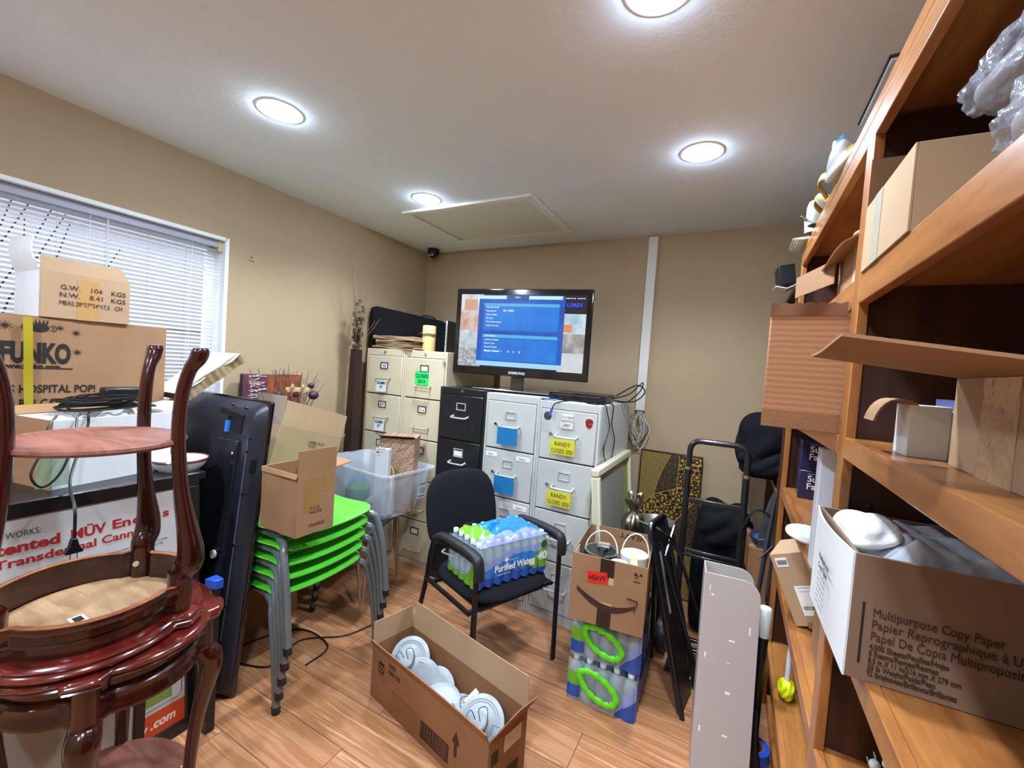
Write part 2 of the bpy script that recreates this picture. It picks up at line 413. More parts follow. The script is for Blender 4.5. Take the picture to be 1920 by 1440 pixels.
cm = thing('dome_camera', 'black dome security camera in the back left ceiling corner', 'security camera', (-2.52, 3.09, ZC))
mb = MB(); mb.lathe([(.05, 0), (.055, -.01), (.054, -.03), (.05, -.035)], 24); mk('base', mb, M_blackpl, cm)
mb = MB(); mb.sphere((0, 0, -.04), (.046, .046, .045), 20); mk('dome', mb, mat('dome_dark', '1a1c2c', .12), cm)
for dx in (-.014, .014):
    mb = MB(); mb.sphere((dx+.004, -.037, -.062), .0085, 10); mk('infrared_lamp', mb, mat('ir_white', 'dfe2ea', .3), cm)

rc = thing('cable_raceway', 'long white cable raceway running down the back wall from the ceiling', 'cable cover', (-.606, YB, 1.255))
mb = MB(); mb.box(-.033, -.03, 0, .033, 0, 1.25); mk('channel', mb, mat('raceway_white', 'd8d5cc', .5), rc, .003)
mb = MB(); mb.box(-.025, -.026, -.004, .025, -.002, .0); mk('open_end', mb, M_blackpl, rc)
M_wire = [mat('wire_white', 'cfcac0', .6), mat('wire_grey', '8e8a86', .6), mat('wire_tan', 'a89880', .6)]
cb = thing('cable_bundle', 'tangled bundle of white and grey wires spilling below the raceway', 'cables', (-.606, 3.165, 1.25))
for i in range(22):
    x = random.uniform(-.02, .02); y = random.uniform(-.02, .02); w_ = random.uniform(.03, .075); dx = random.uniform(-.03, .0); dz = random.uniform(.14, .29)
    pts = smooth_path([(x, y, .0), (x+w_*.2, y, -.04), (x+w_+dx*.5, y+random.uniform(-.02, .01), -dz*.5), (x+w_*.4+dx, y, -dz), (x-w_*.6+dx, y-.01, -dz*.7), (x-w_*.5+dx, y, -dz*.25), (x*.5, y, -.02)], 5)
    mb = MB(); mb.tube(pts, .0028, 5); mk('wire', mb, M_wire[i % 3], cb)
tag_ = None
# ================================================================== FILING CABINETS
M_tan = mat('cabinet_tan', 'cdc4a6', .45, var=.04, vs=3); M_grey = mat('cabinet_grey', 'b9bdb9', .42, var=.03, vs=3)
M_bcab = mat('cabinet_black', '17171e', .38, coat=.2); M_gap = mat('dark_gap', '2c2b28', .8)
M_yel = mat('yellow_paper', 'c6c02c', .7); M_blu = mat('blue_paper', '1a70a8', .5); M_grn = mat('green_paper', '22d85c', .7)
M_nickel = mat('nickel', 'c6c8c9', .3, .45); M_labelpale = mat('pale_label', 'dfe3e4', .6); M_teal = mat('teal_ink', '1d4a55', .7)
def handle_bar(x0, x1, z):
    mb = MB(); mb.tube(smooth_path([(x0, 0, z+.008), (x0, -.022, z+.006), (x0+.01, -.03, z), (x1-.01, -.03, z), (x1, -.022, z+.006), (x1, 0, z+.008)], 4), .0055, 8)
    mb.box(x0-.006, -.004, z, x0+.006, 0, z+.016); mb.box(x1-.006, -.004, z, x1+.006, 0, z+.016); return mb
def holder(x, z, w_=.075, h_=.05):
    mb = MB(); t = .006
    for b_ in ((x-w_/2, z, x+w_/2, z+t), (x-w_/2, z+h_-t, x+w_/2, z+h_), (x-w_/2, z+t, x-w_/2+t, z+h_-t), (x+w_/2-t, z+t, x+w_/2, z+h_-t)): mb.box(b_[0], -.005, b_[1], b_[2], 0, b_[3])
    return mb
def cabinet(name, label, loc, yaw, w_, d, h, n, m, mh, lock='top', toprail=.045, base=.06, hk=.4, hz=.62, hw=.13, card=None, fr=.016):
    t = thing(name, label, 'filing cabinet', loc, (0, 0, yaw), 'filing cabinets along the back wall')
    mb = MB(); mb.box(0, .02, 0, w_, d, h); mb.box(0, 0, 0, fr, .02, h); mb.box(w_-fr, 0, 0, w_, .02, h); mb.box(fr, 0, h-toprail, w_-fr, .02, h); mb.box(fr, 0, 0, w_-fr, .02, base)
    mk('body', mb, m, t, .003)
    mb = MB(); mb.box(fr, .012, base, w_-fr, .0205, h-toprail); mk('recess', mb, M_gap, t)
    dh = (h-toprail-base)/n; F = []
    for i in range(n):
        z1 = h-toprail-i*dh-.003; z0 = z1-dh+.008
        e = bpy.data.objects.new('drawer', None)
        mb = MB(); mb.box(fr+.003, -.004, z0-z0, w_-fr-.003, .014, z1-z0)
        dr = mk('drawer', mb, m, t, .004); dr.location = (0, 0, z0)
        ph = z1-z0; cx = w_/2
        o = mk('handle', handle_bar(cx-hw/2, cx+hw/2, ph*(1-hz)), mh, dr); o.location = (0, -.004, 0)
        o = mk('label_holder', holder(cx, ph*(1-hk)-.02), mh if m != M_tan else mat('bronze', '5b5348', .4, .8), dr); o.location = (0, -.004, 0)
        if card:
            mb = MB(); mb.box(cx-.03, -.006, ph*(1-hk)-.015, cx+.03, -.0045, ph*(1-hk)+.025); mk('index_card', mb, M_white, dr)
        if lock == 'each':
            mb = MB(); mb.tube([(cx-hw/2-.035, -.004, ph*(1-hz)+.012), (cx-hw/2-.035, -.02, ph*(1-hz)+.012)], .009, 12); mk('lock', mb, M_chrome, dr)
        F.append((t, dr, z0, ph))
    if lock == 'top':
        mb = MB(); mb.tube([(w_*.5, 0, h-toprail*.45), (w_*.5, -.006, h-toprail*.45)], .009, 12); mk('lock', mb, M_chrome, t)
    return t, F
M_oldh = mat('tan_hardware', 'b9ae90', .35, .3)
# tan five drawer cabinets
tanL, FL = cabinet('filing_cabinet', 'tan five drawer filing cabinet in the corner, under the black case', (-2.575, 2.432, 0), 0, .385, .67, 1.575, 5, M_tan, M_oldh, toprail=.05, base=.04, hk=.27, hz=.6, card=True)
tanR, FR_ = cabinet('filing_cabinet', 'tan five drawer filing cabinet with the green closed 2019 sign', (-2.186, 2.432, 0), 0, .385, .67, 1.575, 5, M_tan, M_oldh, toprail=.05, base=.04, hk=.27, hz=.72, card=True)
for i, s_ in enumerate(('I-S', 'E-T', 'I-G', 'A-C', 'D-F')):
    t, dr, z0, ph = FL[i]; lettering([(s_, .026, face((.1925, -.0065, ph*.73-.006), (1, 0, 0), (0, 0, 1)), dict(ax='CENTER', bold=.03))], M_ink, dr)
for i in (0, 1):
    t, dr, z0, ph = FL[i]
    mb = MB(); mb.box(.15, -.036, ph*.4-.1, .25, -.0345, ph*.4); mk('card_tag', mb, M_labelpale, dr)
    lettering([('CLOSED', .023, face((.2, -.0366, ph*.4-.04), (1, 0, 0), (0, 0, 1)), dict(ax='CENTER', bold=.06)), ('19', .026, face((.2, -.0366, ph*.4-.072), (1, 0, 0), (0, 0, 1)), dict(ax='CENTER', bold=.09))], M_teal, dr)
t, dr, z0, ph = FR_[0]
mb = MB(); mb.box(.115, -.0085, ph*.33, .235, -.0045, ph*.33+.1); mk('paper_sign', mb, M_grn, dr)
lettering([('CLOSED', .033, face((.175, -.0085, ph*.33+.055), (1, 0, 0), (0, 0, 1)), dict(ax='CENTER', bold=.03)), ('2019', .033, face((.175, -.0085, ph*.33+.015), (1, 0, 0), (0, 0, 1)), dict(ax='CENTER', bold=.03))], M_teal, dr)
t, dr, z0, ph = FR_[1]; lettering([('I - a', .026, face((.1925, -.0065, ph*.73-.006), (1, 0, 0), (0, 0, 1)), dict(ax='CENTER', bold=.03))], mat('red_ink', '7a1f1f', .7), dr)
mb = MB(); mb.tube([(.365, 0, 1.505), (.365, -.012, 1.505)], .012, 12); mk('side_lock', mb, M_chrome, tanR)
# black, grey, grey (turned very slightly)
gy = -1.5
def gp(k):
    a = R(gy); return (-.66-math.cos(a)*k, 2.352-math.sin(a)*k, 0)
blk, FB = cabinet('filing_cabinet', 'black four drawer filing cabinet between the tan and the grey ones', gp(1.145)[:2]+(0,), gy, .375, .67, 1.338, 4, M_bcab, M_nickel, toprail=.045, hk=.27, hz=.5, hw=.12)
gL, FG = cabinet('filing_cabinet', 'light grey four drawer filing cabinet with two blue cards, next to the black one', gp(.763)[:2]+(0,), gy, .38, .67, 1.33, 4, M_grey, M_nickel, lock='each', hk=.3, hz=.52)
gR, FY = cabinet('filing_cabinet', 'light grey four drawer filing cabinet with two yellow closed 2020 signs', gp(.381)[:2]+(0,), gy, .381, .67, 1.318, 4, M_grey, M_nickel, lock='each', hk=.3, hz=.52)
t, dr, z0, ph = FB[1]; mb = MB(); mb.box(.15, -.007, ph*.64, .225, -.0045, ph*.78); mk('index_card', mb, M_white, dr)
for i in (0, 1):
    t, dr, z0, ph = FG[i]
    mb = MB(); mb.box(.12, -.04, ph*.48-.11, .262, -.038, ph*.48-.0); mk('blue_card', mb, M_blu, dr)
    lettering([('----------\n-------\n---------', .018, face((.191, -.0402, ph*.48-.05), (1, 0, 0), (0, 0, 1)), dict(ax='CENTER'))], mat('blue_ink', '125a8a', .6), dr)
for i in (1, 2):
    t, dr, z0, ph = FG[i]
    mb = MB(); mb.box(.025, -.006, ph-.05, .11, -.0035, ph-.022); mb.box(.25, -.006, ph-.05, .345, -.0035, ph-.022); mk('name_strip', mb, M_white, dr)
    lettering([('Nunes', .012, face((.045, -.0062, ph-.04), (1, 0, 0), (0, 0, 1))), ('Chapman', .012, face((.268, -.0062, ph-.04), (1, 0, 0), (0, 0, 1)))], M_ink, dr)
for i in (0, 1):
    t, dr, z0, ph = FY[i]
    mb = MB(); mb.box(.105, -.04, ph*.48-.1, .255, -.037, ph*.48-.012); mk('yellow_sign', mb, M_yel, dr)
    lettering([('RANDY', .034, face((.18, -.0402, ph*.48-.05), (1, 0, 0), (0, 0, 1)), dict(ax='CENTER', sx=.85)), ('CLOSED 2020', .034, face((.18, -.0402, ph*.48-.09), (1, 0, 0), (0, 0, 1)), dict(ax='CENTER', sx=.66))], M_ink, dr)
t, dr, z0, ph = FY[0]
mb = MB(); mb.box(.145, -.008, ph*.66, .225, -.0045, ph*.78); mb.box(.15, -.008, ph*.82, .222, -.0045, ph*.93); mk('index_card', mb, M_white, dr)
lettering([('CLOSED', .02, face((.186, -.008, ph*.85), (1, 0, 0), (0, 0, 1)), dict(ax='CENTER', shear=.3)), ('2021', .024, face((.186, -.008, ph*.69), (1, 0, 0), (0, 0, 1)), dict(ax='CENTER', shear=.3, bold=.02))], M_ink, dr)
# round stickers
mb = MB(); mb.lathe([(.0, 0), (.026, 0), (.026, .001), (0, .001)], 16, face((.06, -.004, ph*.86), (1, 0, 0), (0, 0, 1)), cap=False); mk('round_magnet', mb, mat('magnet_purple', '4a2148', .4, col2='1f5a3c', vs=60), dr)
mb = MB(); mb.prism([(-.03, .012), (-.022, .03), (0, .036), (.022, .03), (.03, .012), (.02, -.022), (0, -.036), (-.02, -.022)], 0, .001, face((.32, -.004, ph*.8), (1, 0, 0), (0, 0, 1))); mk('crest_sticker', mb, mat('sticker_cream', 'd8c8a8', .5), dr)
mb = MB(); mb.prism([(-.025, .01), (-.018, .026), (0, .031), (.018, .026), (.025, .01), (.016, -.019), (0, -.031), (-.016, -.019)], .001, .0015, face((.32, -.004, ph*.8), (1, 0, 0), (0, 0, 1))); mk('crest_field', mb, mat('sticker_red', 'a02a20', .5), dr)
lettering([('C', .05, face((.32, -.0055, ph*.8-.017), (1, 0, 0), (0, 0, 1)), dict(ax='CENTER', bold=.04))], mat('sticker_navy', '2a2440', .5), dr)
mb = MB(); mb.box(.03, -.006, ph*.56, .085, -.0045, ph*.74); mk('clear_sleeve', mb, mat('clear_sleeve', 'cfd3d2', .2, alpha=.5), dr)

# ------------------------------------------------ things on the cabinets
cs = thing('black_case', 'flat black hard case lying on its long side on the tan cabinets', 'case', (-2.45, 2.77, 1.575), (0, 0, 62))
prof = [(-.33, 0), (.33, 0), (.33, .22), (.31, .265), (.26, .285), (-.3, .335), (-.33, .325)]
mb = MB(); mb.prism(prof, -.05, .05, Matrix.Rotation(R(90), 4, 'X')); mk('shell', mb, mat('case_black', '141519', .85, bump=.3, bs=200, spec=.15), cs, .01)
mb = MB(); mb.box(-.32, -.054, .1, .31, -.048, .105); mk('zip', mb, M_blackpl, cs)
mb = MB(); mb.tube(smooth_path([(.1, 0, .29), (.11, 0, .315), (.2, 0, .308), (.22, 0, .285)], 4), .006, 6); mk('grip', mb, M_blackpl, cs)
M_env = mat('manila', 'c3a684', .8, var=.1, vs=10)
for i in range(9):
    z = 1.575+i*.0115
    e = thing('paper_bundle', 'tan folded paper bag in the loose stack beside the candle, layer %s' % ('lowest', 'second lowest', 'third up', 'fourth up', 'middle', 'sixth up', 'seventh up', 'second from top', 'topmost')[i], 'paper', (-2.33+random.uniform(-.02, .02), 2.545, z), (0, 0, random.uniform(-9, 9)), 'stack of folded paper bags on the tan cabinets')
    mb = MB(); ln = .46*random.uniform(.75, 1); ph0 = random.uniform(0, 6)
    mb.grid(lambda u, v: ((u-.5)*ln, (v-.5)*.2, .0085+.0018*math.sin(u*9+ph0)), 8, 3, .007); o = mk('sheets', mb, M_env, e)
    mb = MB(); mb.grid(lambda u, v: (-.5*ln-.004+.01*math.sin(u*PI), (v-.5)*.2, .001+.009*u), 4, 2, .0015); mk('fold', mb, M_env, e)
cd = thing('pillar_candle', 'tall cream pillar candle with a twine band standing on the tan cabinet', 'candle', (-2.095, 2.58, 1.575))
mb = MB(); mb.lathe([(.048, 0), (.05, .004), (.05, .192), (.046, .198), (.03, .19), (0, .188)], 28, cap=False); mk('wax', mb, mat('candle_wax', 'e0c083', .55), cd)
for z in (.118, .126, .134):
    mb = MB(); mb.tube([(.0515*math.cos(a*.26), .0515*math.sin(a*.26), z+.002*math.sin(a)) for a in range(25)], .0022, 5, True); mk('twine', mb, mat('twine', '6b5a3c', .9), cd)
mb = MB(); mb.tube([(-.01, -.05, .126), (-.035, -.062, .14), (-.05, -.058, .128)], .002, 5); mk('twine_knot', mb, mat('twine', '6b5a3c', .9), cd)
nb = thing('spiral_notebook', 'black spiral bound notebook standing at the left edge of the lit television', 'notebook', (-1.885, 2.50, 1.575), (0, 0, 8))
mb = MB(); mb.box(0, 0, 0, .018, .17, .23); mk('cover', mb, M_blackpl, nb, .001)
mb = MB(); mb.box(.003, -.001, .003, .015, 0, .227); mk('page_edges', mb, M_white, nb)
mb = MB()
for i in range(17): mb.tube(arcpts((.009, 0, .012+i*.013), .011, 0, 330, 9, (1, 0, 0), (0, 1, 0)), .0016, 5)
mk('wire_spiral', mb, M_blackpl, nb)
pc = thing('pine_cone', 'small brown pine cone on the tan cabinet edge behind the television', 'pine cone', (-1.85, 2.75, 1.575))
mb = MB()
for i in range(34):
    a = i*2.4; r = .03*math.sin(PI*(i+3)/40); z = .006+i*.0013
    mb.sphere((r*math.cos(a), r*math.sin(a), z), (.012, .012, .005), 6)
mk('scales', mb, mat('cone_brown', '5a3a24', .8), pc)

# television on the cabinets
tv = thing('television', 'large flat television showing a blue recorder menu, standing on the filing cabinets', 'television', (-1.80, 2.50, 1.338), (0, 0, 8.6))
W, H, z0 = .965, .595, .10
mb = MB(); mb.box(0, 0, z0, W, .03, z0+H); mk('bezel', mb, mat('gloss_black', '0b0b12', .12, coat=.6), tv, .006)
mb = MB(); mb.box(.06, .03, z0+.06, W-.06, .075, z0+H-.06); mk('rear_shell', mb, M_blackpl, tv, .02)
def em(name, col, e=.9, **k):
    m = mat(name, col, .3, emit=e*.25, **k); b = m.node_tree.nodes['Principled BSDF']
    for l in list(b.inputs['Base Color'].links): m.node_tree.links.remove(l)
    b.inputs['Base Color'].default_value = (.01, .01, .012, 1); return m
sx0, sx1, sz0, sz1 = .038, W-.038, z0+.055, z0+H-.04
SW, SH = sx1-sx0, sz1-sz0
F0 = face((sx0, -.0005, sz0), (1, 0, 0), (0, 0, 1))
mb = MB(); mb.box(0, 0, -.001, SW, SH, .0, F0); scr = mk('screen', mb, em('scr_dark', '10131c', .4), tv)
def pic(name, x0, y0, x1, y1, m, lay=1):
    mb = MB(); mb.box(x0*SW, y0*SH, .0004*lay, x1*SW, y1*SH, .0004*lay+.0002, F0); return mk(name, mb, m, scr)
feed1 = em('feed_warm', 'b8a89c', 1.0, col2='e6ecef', vs=14); feed2 = em('feed_tan', 'c08a68', .9, col2='e8e0d8', vs=10)
feed3 = em('feed_white', 'd5dde2', 1.1, col2='8f9aa2', vs=18); feed4 = em('feed_mixed', '555a60', .9, col2='dfe4e8', vs=45)
pic('camera_feed', 0, .75, .19, 1, feed1); pic('camera_feed', 0, .5, .19, .75, feed2); pic('camera_feed', 0, .25, .19, .5, feed3); pic('camera_feed', 0, 0, .19, .25, feed4)
pic('camera_feed', .81, .5, 1, .76, em('feed_cyan', '8fb6c9', 1.0, col2='e0e6e8', vs=9)); pic('camera_feed', .81, .25, 1, .5, em('feed_dark', '3a3633', .9, col2='d8d4d0', vs=8)); pic('camera_feed', .81, 0, 1, .25, em('feed_pale', '9fc4d8', 1.0, col2='e6d8cc', vs=12))
pic('camera_feed', .84, .52, .9, .62, em('feed_orange', 'd88a50', 1.0), 2)
pic('camera_feed', .03, .78, .14, .93, em('feed_rose', 'c99a80', 1.0), 2)
pic('menu_window', .155, .02, .84, .99, em('menu_blue', '0f5fc8', 1.0, col2='0a3f9c', vs=7), 3)
pic('menu_pane', .2, .51, .8, .84, em('menu_bright', '1680e0', 1.0, col2='0f64c8', vs=9), 4); pic('menu_pane', .2, .1, .8, .4, em('menu_bright', '1680e0'), 4)
pic('title_bar', .155, .94, .82, .985, em('bar_pale', 'bfe6f2', 1.0), 4); pic('status_bar', .155, .02, .84, .085, em('bar_blue', '9fd0f0', 1.0), 4)
pic('title_tab', .38, .92, .56, .985, em('tab_navy', '1c4a90', .9), 5)
pic('heading_bar', .2, .84, .8, .88, em('heading_cyan', '4fb4e6', .9), 5); pic('heading_bar', .2, .41, .8, .455, em('heading_cyan', '4fb4e6'), 5)
wt = em('text_white', 'e8f6ff', 1.2)
def sxy(x, y): return F0 @ Matrix.Translation((x*SW, y*SH, .0026))
its = [(s_, .017, sxy(.22, .855-.05*i-.04)) for i, s_ in enumerate(('Encode Mode', 'Resolution', 'Frame Rate', 'Bit Rate', 'Time Restriction', 'Audio Format'))]
its += [('D1 / WD1', .018, sxy(.36, .77), dict(bold=.02)), ('Sub Stream', .017, sxy(.22, .425)), ('Channel Name', .017, sxy(.22, .37)), ('Show Time', .017, sxy(.22, .32)), ('Record Mode', .017, sxy(.22, .27)), ('Motion Detect', .019, sxy(.22, .215), dict(bold=.02)),
        ('5', .017, sxy(.36, .215)), ('10', .017, sxy(.41, .215)), ('15', .017, sxy(.455, .215)), ('20', .017, sxy(.5, .215)), ('MENU', .014, sxy(.45, .955)), ('---- -- --  -- -- --', .02, sxy(.845, .95), dict(bold=.06))]
lettering(its, wt, scr, 'screen_text')
lettering([('LOREX', .034, sxy(.85, .85), dict(bold=.02))], em('text_blue', '3a50ff', 1.2), scr, 'screen_logo')
lettering([('SAMSUNG', .024, face((W/2, -.0006, z0+.018), (1, 0, 0), (0, 0, 1)), dict(ax='CENTER', bold=.03, sp=1.1))], mat('silver_letter', 'c9ccd2', .3), tv, 'maker_name')
mb = MB(); mb.box(W/2-.045, .02, .012, W/2+.045, .05, z0+.02); mk('neck', mb, mat('smoke_neck', '35302e', .1, coat=.5), tv, .004)
mb = MB(); mb.prism([(W/2-.3, -.04), (W/2-.27, -.1), (W/2+.27, -.1), (W/2+.3, -.04), (W/2+.26, .12), (W/2-.26, .12)], .001, .014); mk('foot', mb, mat('gloss_black', '0b0b12'), tv, .004)
mb = MB(); mb.tube([(W/2-.27, -.103, .008), (W/2+.27, -.103, .008)], .004, 6); mk('chrome_edge', mb, M_chrome, tv)

dv = thing('video_recorder', 'slim black video recorder on top of the right grey filing cabinet', 'recorder', (-1.045, 2.50, 1.318), (0, 0, 3))
mb = MB(); mb.box(0, 0, .006, .36, .27, .052); mk('housing', mb, mat('recorder_black', '121317', .3), dv, .003)
mb = MB(); mb.box(.012, -.003, .012, .348, 0, .046); mk('front_panel', mb, mat('gloss_black', '0b0b12'), dv)
mb = MB(); mb.box(.02, -.0045, .036, .33, -.003, .038); mk('indicator_strip', mb, mat('indicator_grey', '5c6270', .3), dv)
for x in (.03, .33):
    mb = MB(); mb.tube([(x, .03, 0), (x, .03, .007)], .012, 10); mk('rubber_foot', mb, M_blackpl, dv)
pw = tag(mk('blue_plastic_wrap', MB().grid(lambda u, v: (-1.06+.11*u, 2.37+.05*v+.01*math.sin(9*u), 1.322+.008*abs(math.sin(7*u+5*v))), 10, 5, .001), mat('film_blue', '5b7fc4', .2, alpha=.8), None), 'crumpled blue plastic film in front of the video recorder', 'plastic film')
def cable(name, pts, r=.0035, m=None, label='', cat='cable', k=8):
    mb = MB(); mb.tube(smooth_path(pts, k), r, 6); return tag(mk(name, mb, m or M_cable), label, cat)
cable('network_cable', [(-.70, 2.72, 1.345), (-.62, 2.85, 1.38), (-.55, 2.9, 1.46), (-.56, 2.88, 1.40), (-.62, 2.8, 1.33), (-.68, 2.72, 1.335), (-.6, 2.92, 1.33), (-.53, 2.9, 1.40), (-.58, 2.86, 1.44), (-.69, 2.77, 1.36)], .004, None, 'black cable looping in the air behind the video recorder')
cable('power_cable', [(-.78, 2.45, 1.322), (-.72, 2.42, 1.321), (-.658, 2.42, 1.322), (-.648, 2.44, 1.28), (-.643, 2.5, 1.18), (-.647, 2.42, 1.08), (-.643, 2.48, .985), (-.645, 2.6, .98), (-.643, 2.64, 1.1), (-.646, 2.56, 1.2), (-.648, 2.58, 1.3), (-.658, 2.56, 1.323), (-.7, 2.57, 1.323)], .0032, None, 'thin black cable hanging in a loop down the side of the right grey cabinet')
cable('video_cable', [(-.83, 2.46, 1.325), (-.87, 2.40, 1.328), (-.93, 2.34, 1.31), (-.95, 2.335, 1.27)], .0035, None, 'short black cable with a blue plug hanging over the right grey cabinet front')
mb = MB(); mb.tube([(-.95, 2.334, 1.275), (-.958, 2.332, 1.235)], .0075, 8); tag(mk('blue_plug', mb, mat('plug_blue', '2a4fc8', .4)), 'blue plug at the end of the cable on the right grey cabinet', 'plug')
# ================================================================== CARTON HELPER
def carton(t, w_, d, h, mo=M_card, mi=M_cardin, th=.004, flaps=(), bottom=True, name='box_body'):
    """open carton, local corner at origin, x width, y depth, z up. flaps: (side, length, angle from straight up outward, trim0, trim1)"""
    mb = MB(); mb.mi = 0
    mb.box(0, 0, 0, w_, th, h); mb.box(0, d-th, 0, w_, d, h); mb.box(0, th, 0, th, d-th, h); mb.box(w_-th, th, 0, w_, d-th, h)
    if bottom: mb.box(th, th, 0, w_-th, d-th, th)
    mk(name, mb, mo, t, .0012)
    for f in flaps:
        side, ln, ang = f[:3]; c0 = f[3] if len(f) > 3 else .004; c1 = f[4] if len(f) > 4 else .004; fm = f[5] if len(f) > 5 else mi
        a = R(ang); n = {'y0': (0, -1), 'y1': (0, 1), 'x0': (-1, 0), 'x1': (1, 0)}[side]
        o = {'y0': (0, 0), 'y1': (w_, d), 'x0': (0, d), 'x1': (w_, 0)}[side]; L = w_ if side[0] == 'y' else d
        dr = {'y0': (1, 0), 'y1': (-1, 0), 'x0': (0, -1), 'x1': (0, 1)}[side]
        up = Vector((n[0]*math.sin(a), n[1]*math.sin(a), math.cos(a))); X = Vector((dr[0], dr[1], 0)); N = X.cross(up)
        m4 = Matrix((X, up, N)).transposed().to_4x4(); m4.translation = (o[0], o[1], h)
        mb = MB(); mb.grid(lambda u, v, L=L, ln=ln, c0=c0, c1=c1: (c0*v+(L-(c0+c1)*v)*u if v > 0 else L*u, ln*v, .0025*math.sin(u*5+ln*30)*v), 6, 3, .004, m4)
        mk('flap', mb, fm, t)

# ================================================================== LEFT SIDE
M_bdesk = mat('desk_black', '131317', .4, coat=.2)
dk = thing('storage_desk', 'low black desk along the window wall, under the cartons and behind the poster', 'desk', (-2.64, -.35, 0))
mb = MB(); mb.box(0, 0, .95, .72, 1.33, .98); mk('desk_top', mb, M_bdesk, dk, .004)
mb = MB(); mb.box(.02, .02, 0, .68, .05, .95); mk('side_panel', mb, M_bdesk, dk); mb = MB(); mb.box(.02, 1.26, 0, .68, 1.29, .95); mk('side_panel', mb, M_bdesk, dk)
mb = MB(); mb.box(.02, .05, .1, .04, 1.26, .95); mk('back_panel', mb, M_bdesk, dk)
mb = MB(); mb.box(.6, .05, .62, .64, 1.26, .65); mk('shelf', mb, M_bdesk, dk)
for i in range(3):
    mb = MB(); mb.tube([(.7, .98+i*.035, .70), (.7, .985+i*.035, .93)], .003, 6); mk('chrome_rod', mb, M_chrome, dk)

fk = thing('carton', 'large cardboard carton with a big black toy maker logo in front of the window', 'box', (-2.3, .10, .98), (0, 0, 90.5))
FW = .885
carton(fk, FW, .32, .583, flaps=(('y0', .0, 0),)[:0])
mb = MB(); mb.box(0, 0, .583, FW, .155, .587); mk('flap', mb, M_card, fk, .001); mb = MB(); mb.box(0, .165, .583, FW, .32, .587); mk('flap', mb, M_card, fk, .001)
def ff(y, z): return face((y-.10, -.0005, z-.98), (1, 0, 0), (0, 0, 1))
# logo: crowned oval with lines, big letters, address, stars
Mx = face((.485, -.0006, .545), (1, 0, 0), (0, 0, 1))
mb = MB(); mb.prism([(.026*math.cos(a*PI/12), .016*math.sin(a*PI/12)) for a in range(24)], 0, .0008, Mx); mk('printed_oval', mb, M_ink, fk)
for i in range(-2, 3):
    mb = MB(); mb.prism([(i*.009-.0035, .014), (i*.011, .032), (i*.009+.0035, .014)], 0, .0008, Mx); mk('printed_crown_point', mb, M_ink, fk)
for s_ in (-1, 1):
    for r in (.037, .046):
        mb = MB(); mb.tube([(s_*r*math.cos(R(a)), r*.42*math.sin(R(a)), .0003) for a in range(-40, 41, 16)], .0012, 4, M=Mx); mk('printed_arc', mb, M_ink, fk)
def star(x, y, r):
    mb = MB()
    pts = []
    for k in range(20):
        q = r if k % 2 == 0 else r*.22
        pts.append((x+q*math.cos(k*PI/10+.3), y+q*math.sin(k*PI/10+.3)))
    mb.prism(pts, 0, .0007, Mx); mk('printed_star', mb, M_ink, fk)
for x, y, r in ((-.085, .0, .02), (.055, .005, .012), (.1, -.01, .015), (.105, -.085, .015), (.01, -.1, .01), (-.12, -.09, .012)): star(x, y, r)
lettering([('FUNKO', .1, face((.388, -.0006, .417), (1, 0, 0), (0, 0, 1)), dict(bold=.05, w=.182)),
           ('www.funko.com.......', .024, face((.39, -.0006, .393), (1, 0, 0), (0, 0, 1)), dict(bold=.05, w=.19)),
           ('PCS HOSPITAL POP!', .041, face((.375, -.0006, .303), (1, 0, 0), (0, 0, 1)), dict(w=.27, bold=.02)),
           ('PER CASE', .041, face((.437, -.0006, .25), (1, 0, 0), (0, 0, 1)), dict(w=.12, bold=.02))], M_ink, fk, 'printed_text')
st_ = thing('strap', 'yellow plastic strap hanging down the front of the big logo carton', 'strap', (-2.288, .55, 1.19))
mb = MB(); mb.grid(lambda u, v: (.002+.003*math.sin(v*7), -.012+.024*u+.01*v, .37-.37*v), 1, 12, .0012); mk('band', mb, mat('strap_yellow', '9c8e1e', .4), st_)

sb = thing('carton', 'small brown carton printed with weights, resting on the big logo carton', 'box', (-2.3, .583, 1.567), (0, 0, 89.3))
carton(sb, .262, .283, .172, M_cardlight, M_cardlight, flaps=(('y0', .055, -6, 0, .03, M_cardlight),))
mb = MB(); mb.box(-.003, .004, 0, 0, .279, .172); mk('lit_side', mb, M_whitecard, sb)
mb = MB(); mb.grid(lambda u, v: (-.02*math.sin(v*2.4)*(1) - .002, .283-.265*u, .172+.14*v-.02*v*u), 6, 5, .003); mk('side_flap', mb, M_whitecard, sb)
mb = MB(); mb.box(.1, -.0008, .0, .165, -.0001, .155); mk('tape', mb, M_tape, sb)
lettering([('G.W.', .026, face((.052, -.001, .112), (1, 0, 0), (0, 0, 1))), ('N.W.', .026, face((.05, -.001, .083), (1, 0, 0), (0, 0, 1))), ('104', .026, face((.135, -.001, .112), (1, 0, 0), (0, 0, 1))), ('8.41', .026, face((.135, -.001, .083), (1, 0, 0), (0, 0, 1))),
           ('KGS', .026, face((.2, -.001, .112), (1, 0, 0), (0, 0, 1))), ('KGS', .026, face((.2, -.001, .083), (1, 0, 0), (0, 0, 1))), ('MEAS.28*27*24*17.5   CM', .024, face((.05, -.001, .053), (1, 0, 0), (0, 0, 1)), dict(sx=.72))], M_brownink, sb, 'printed_text')

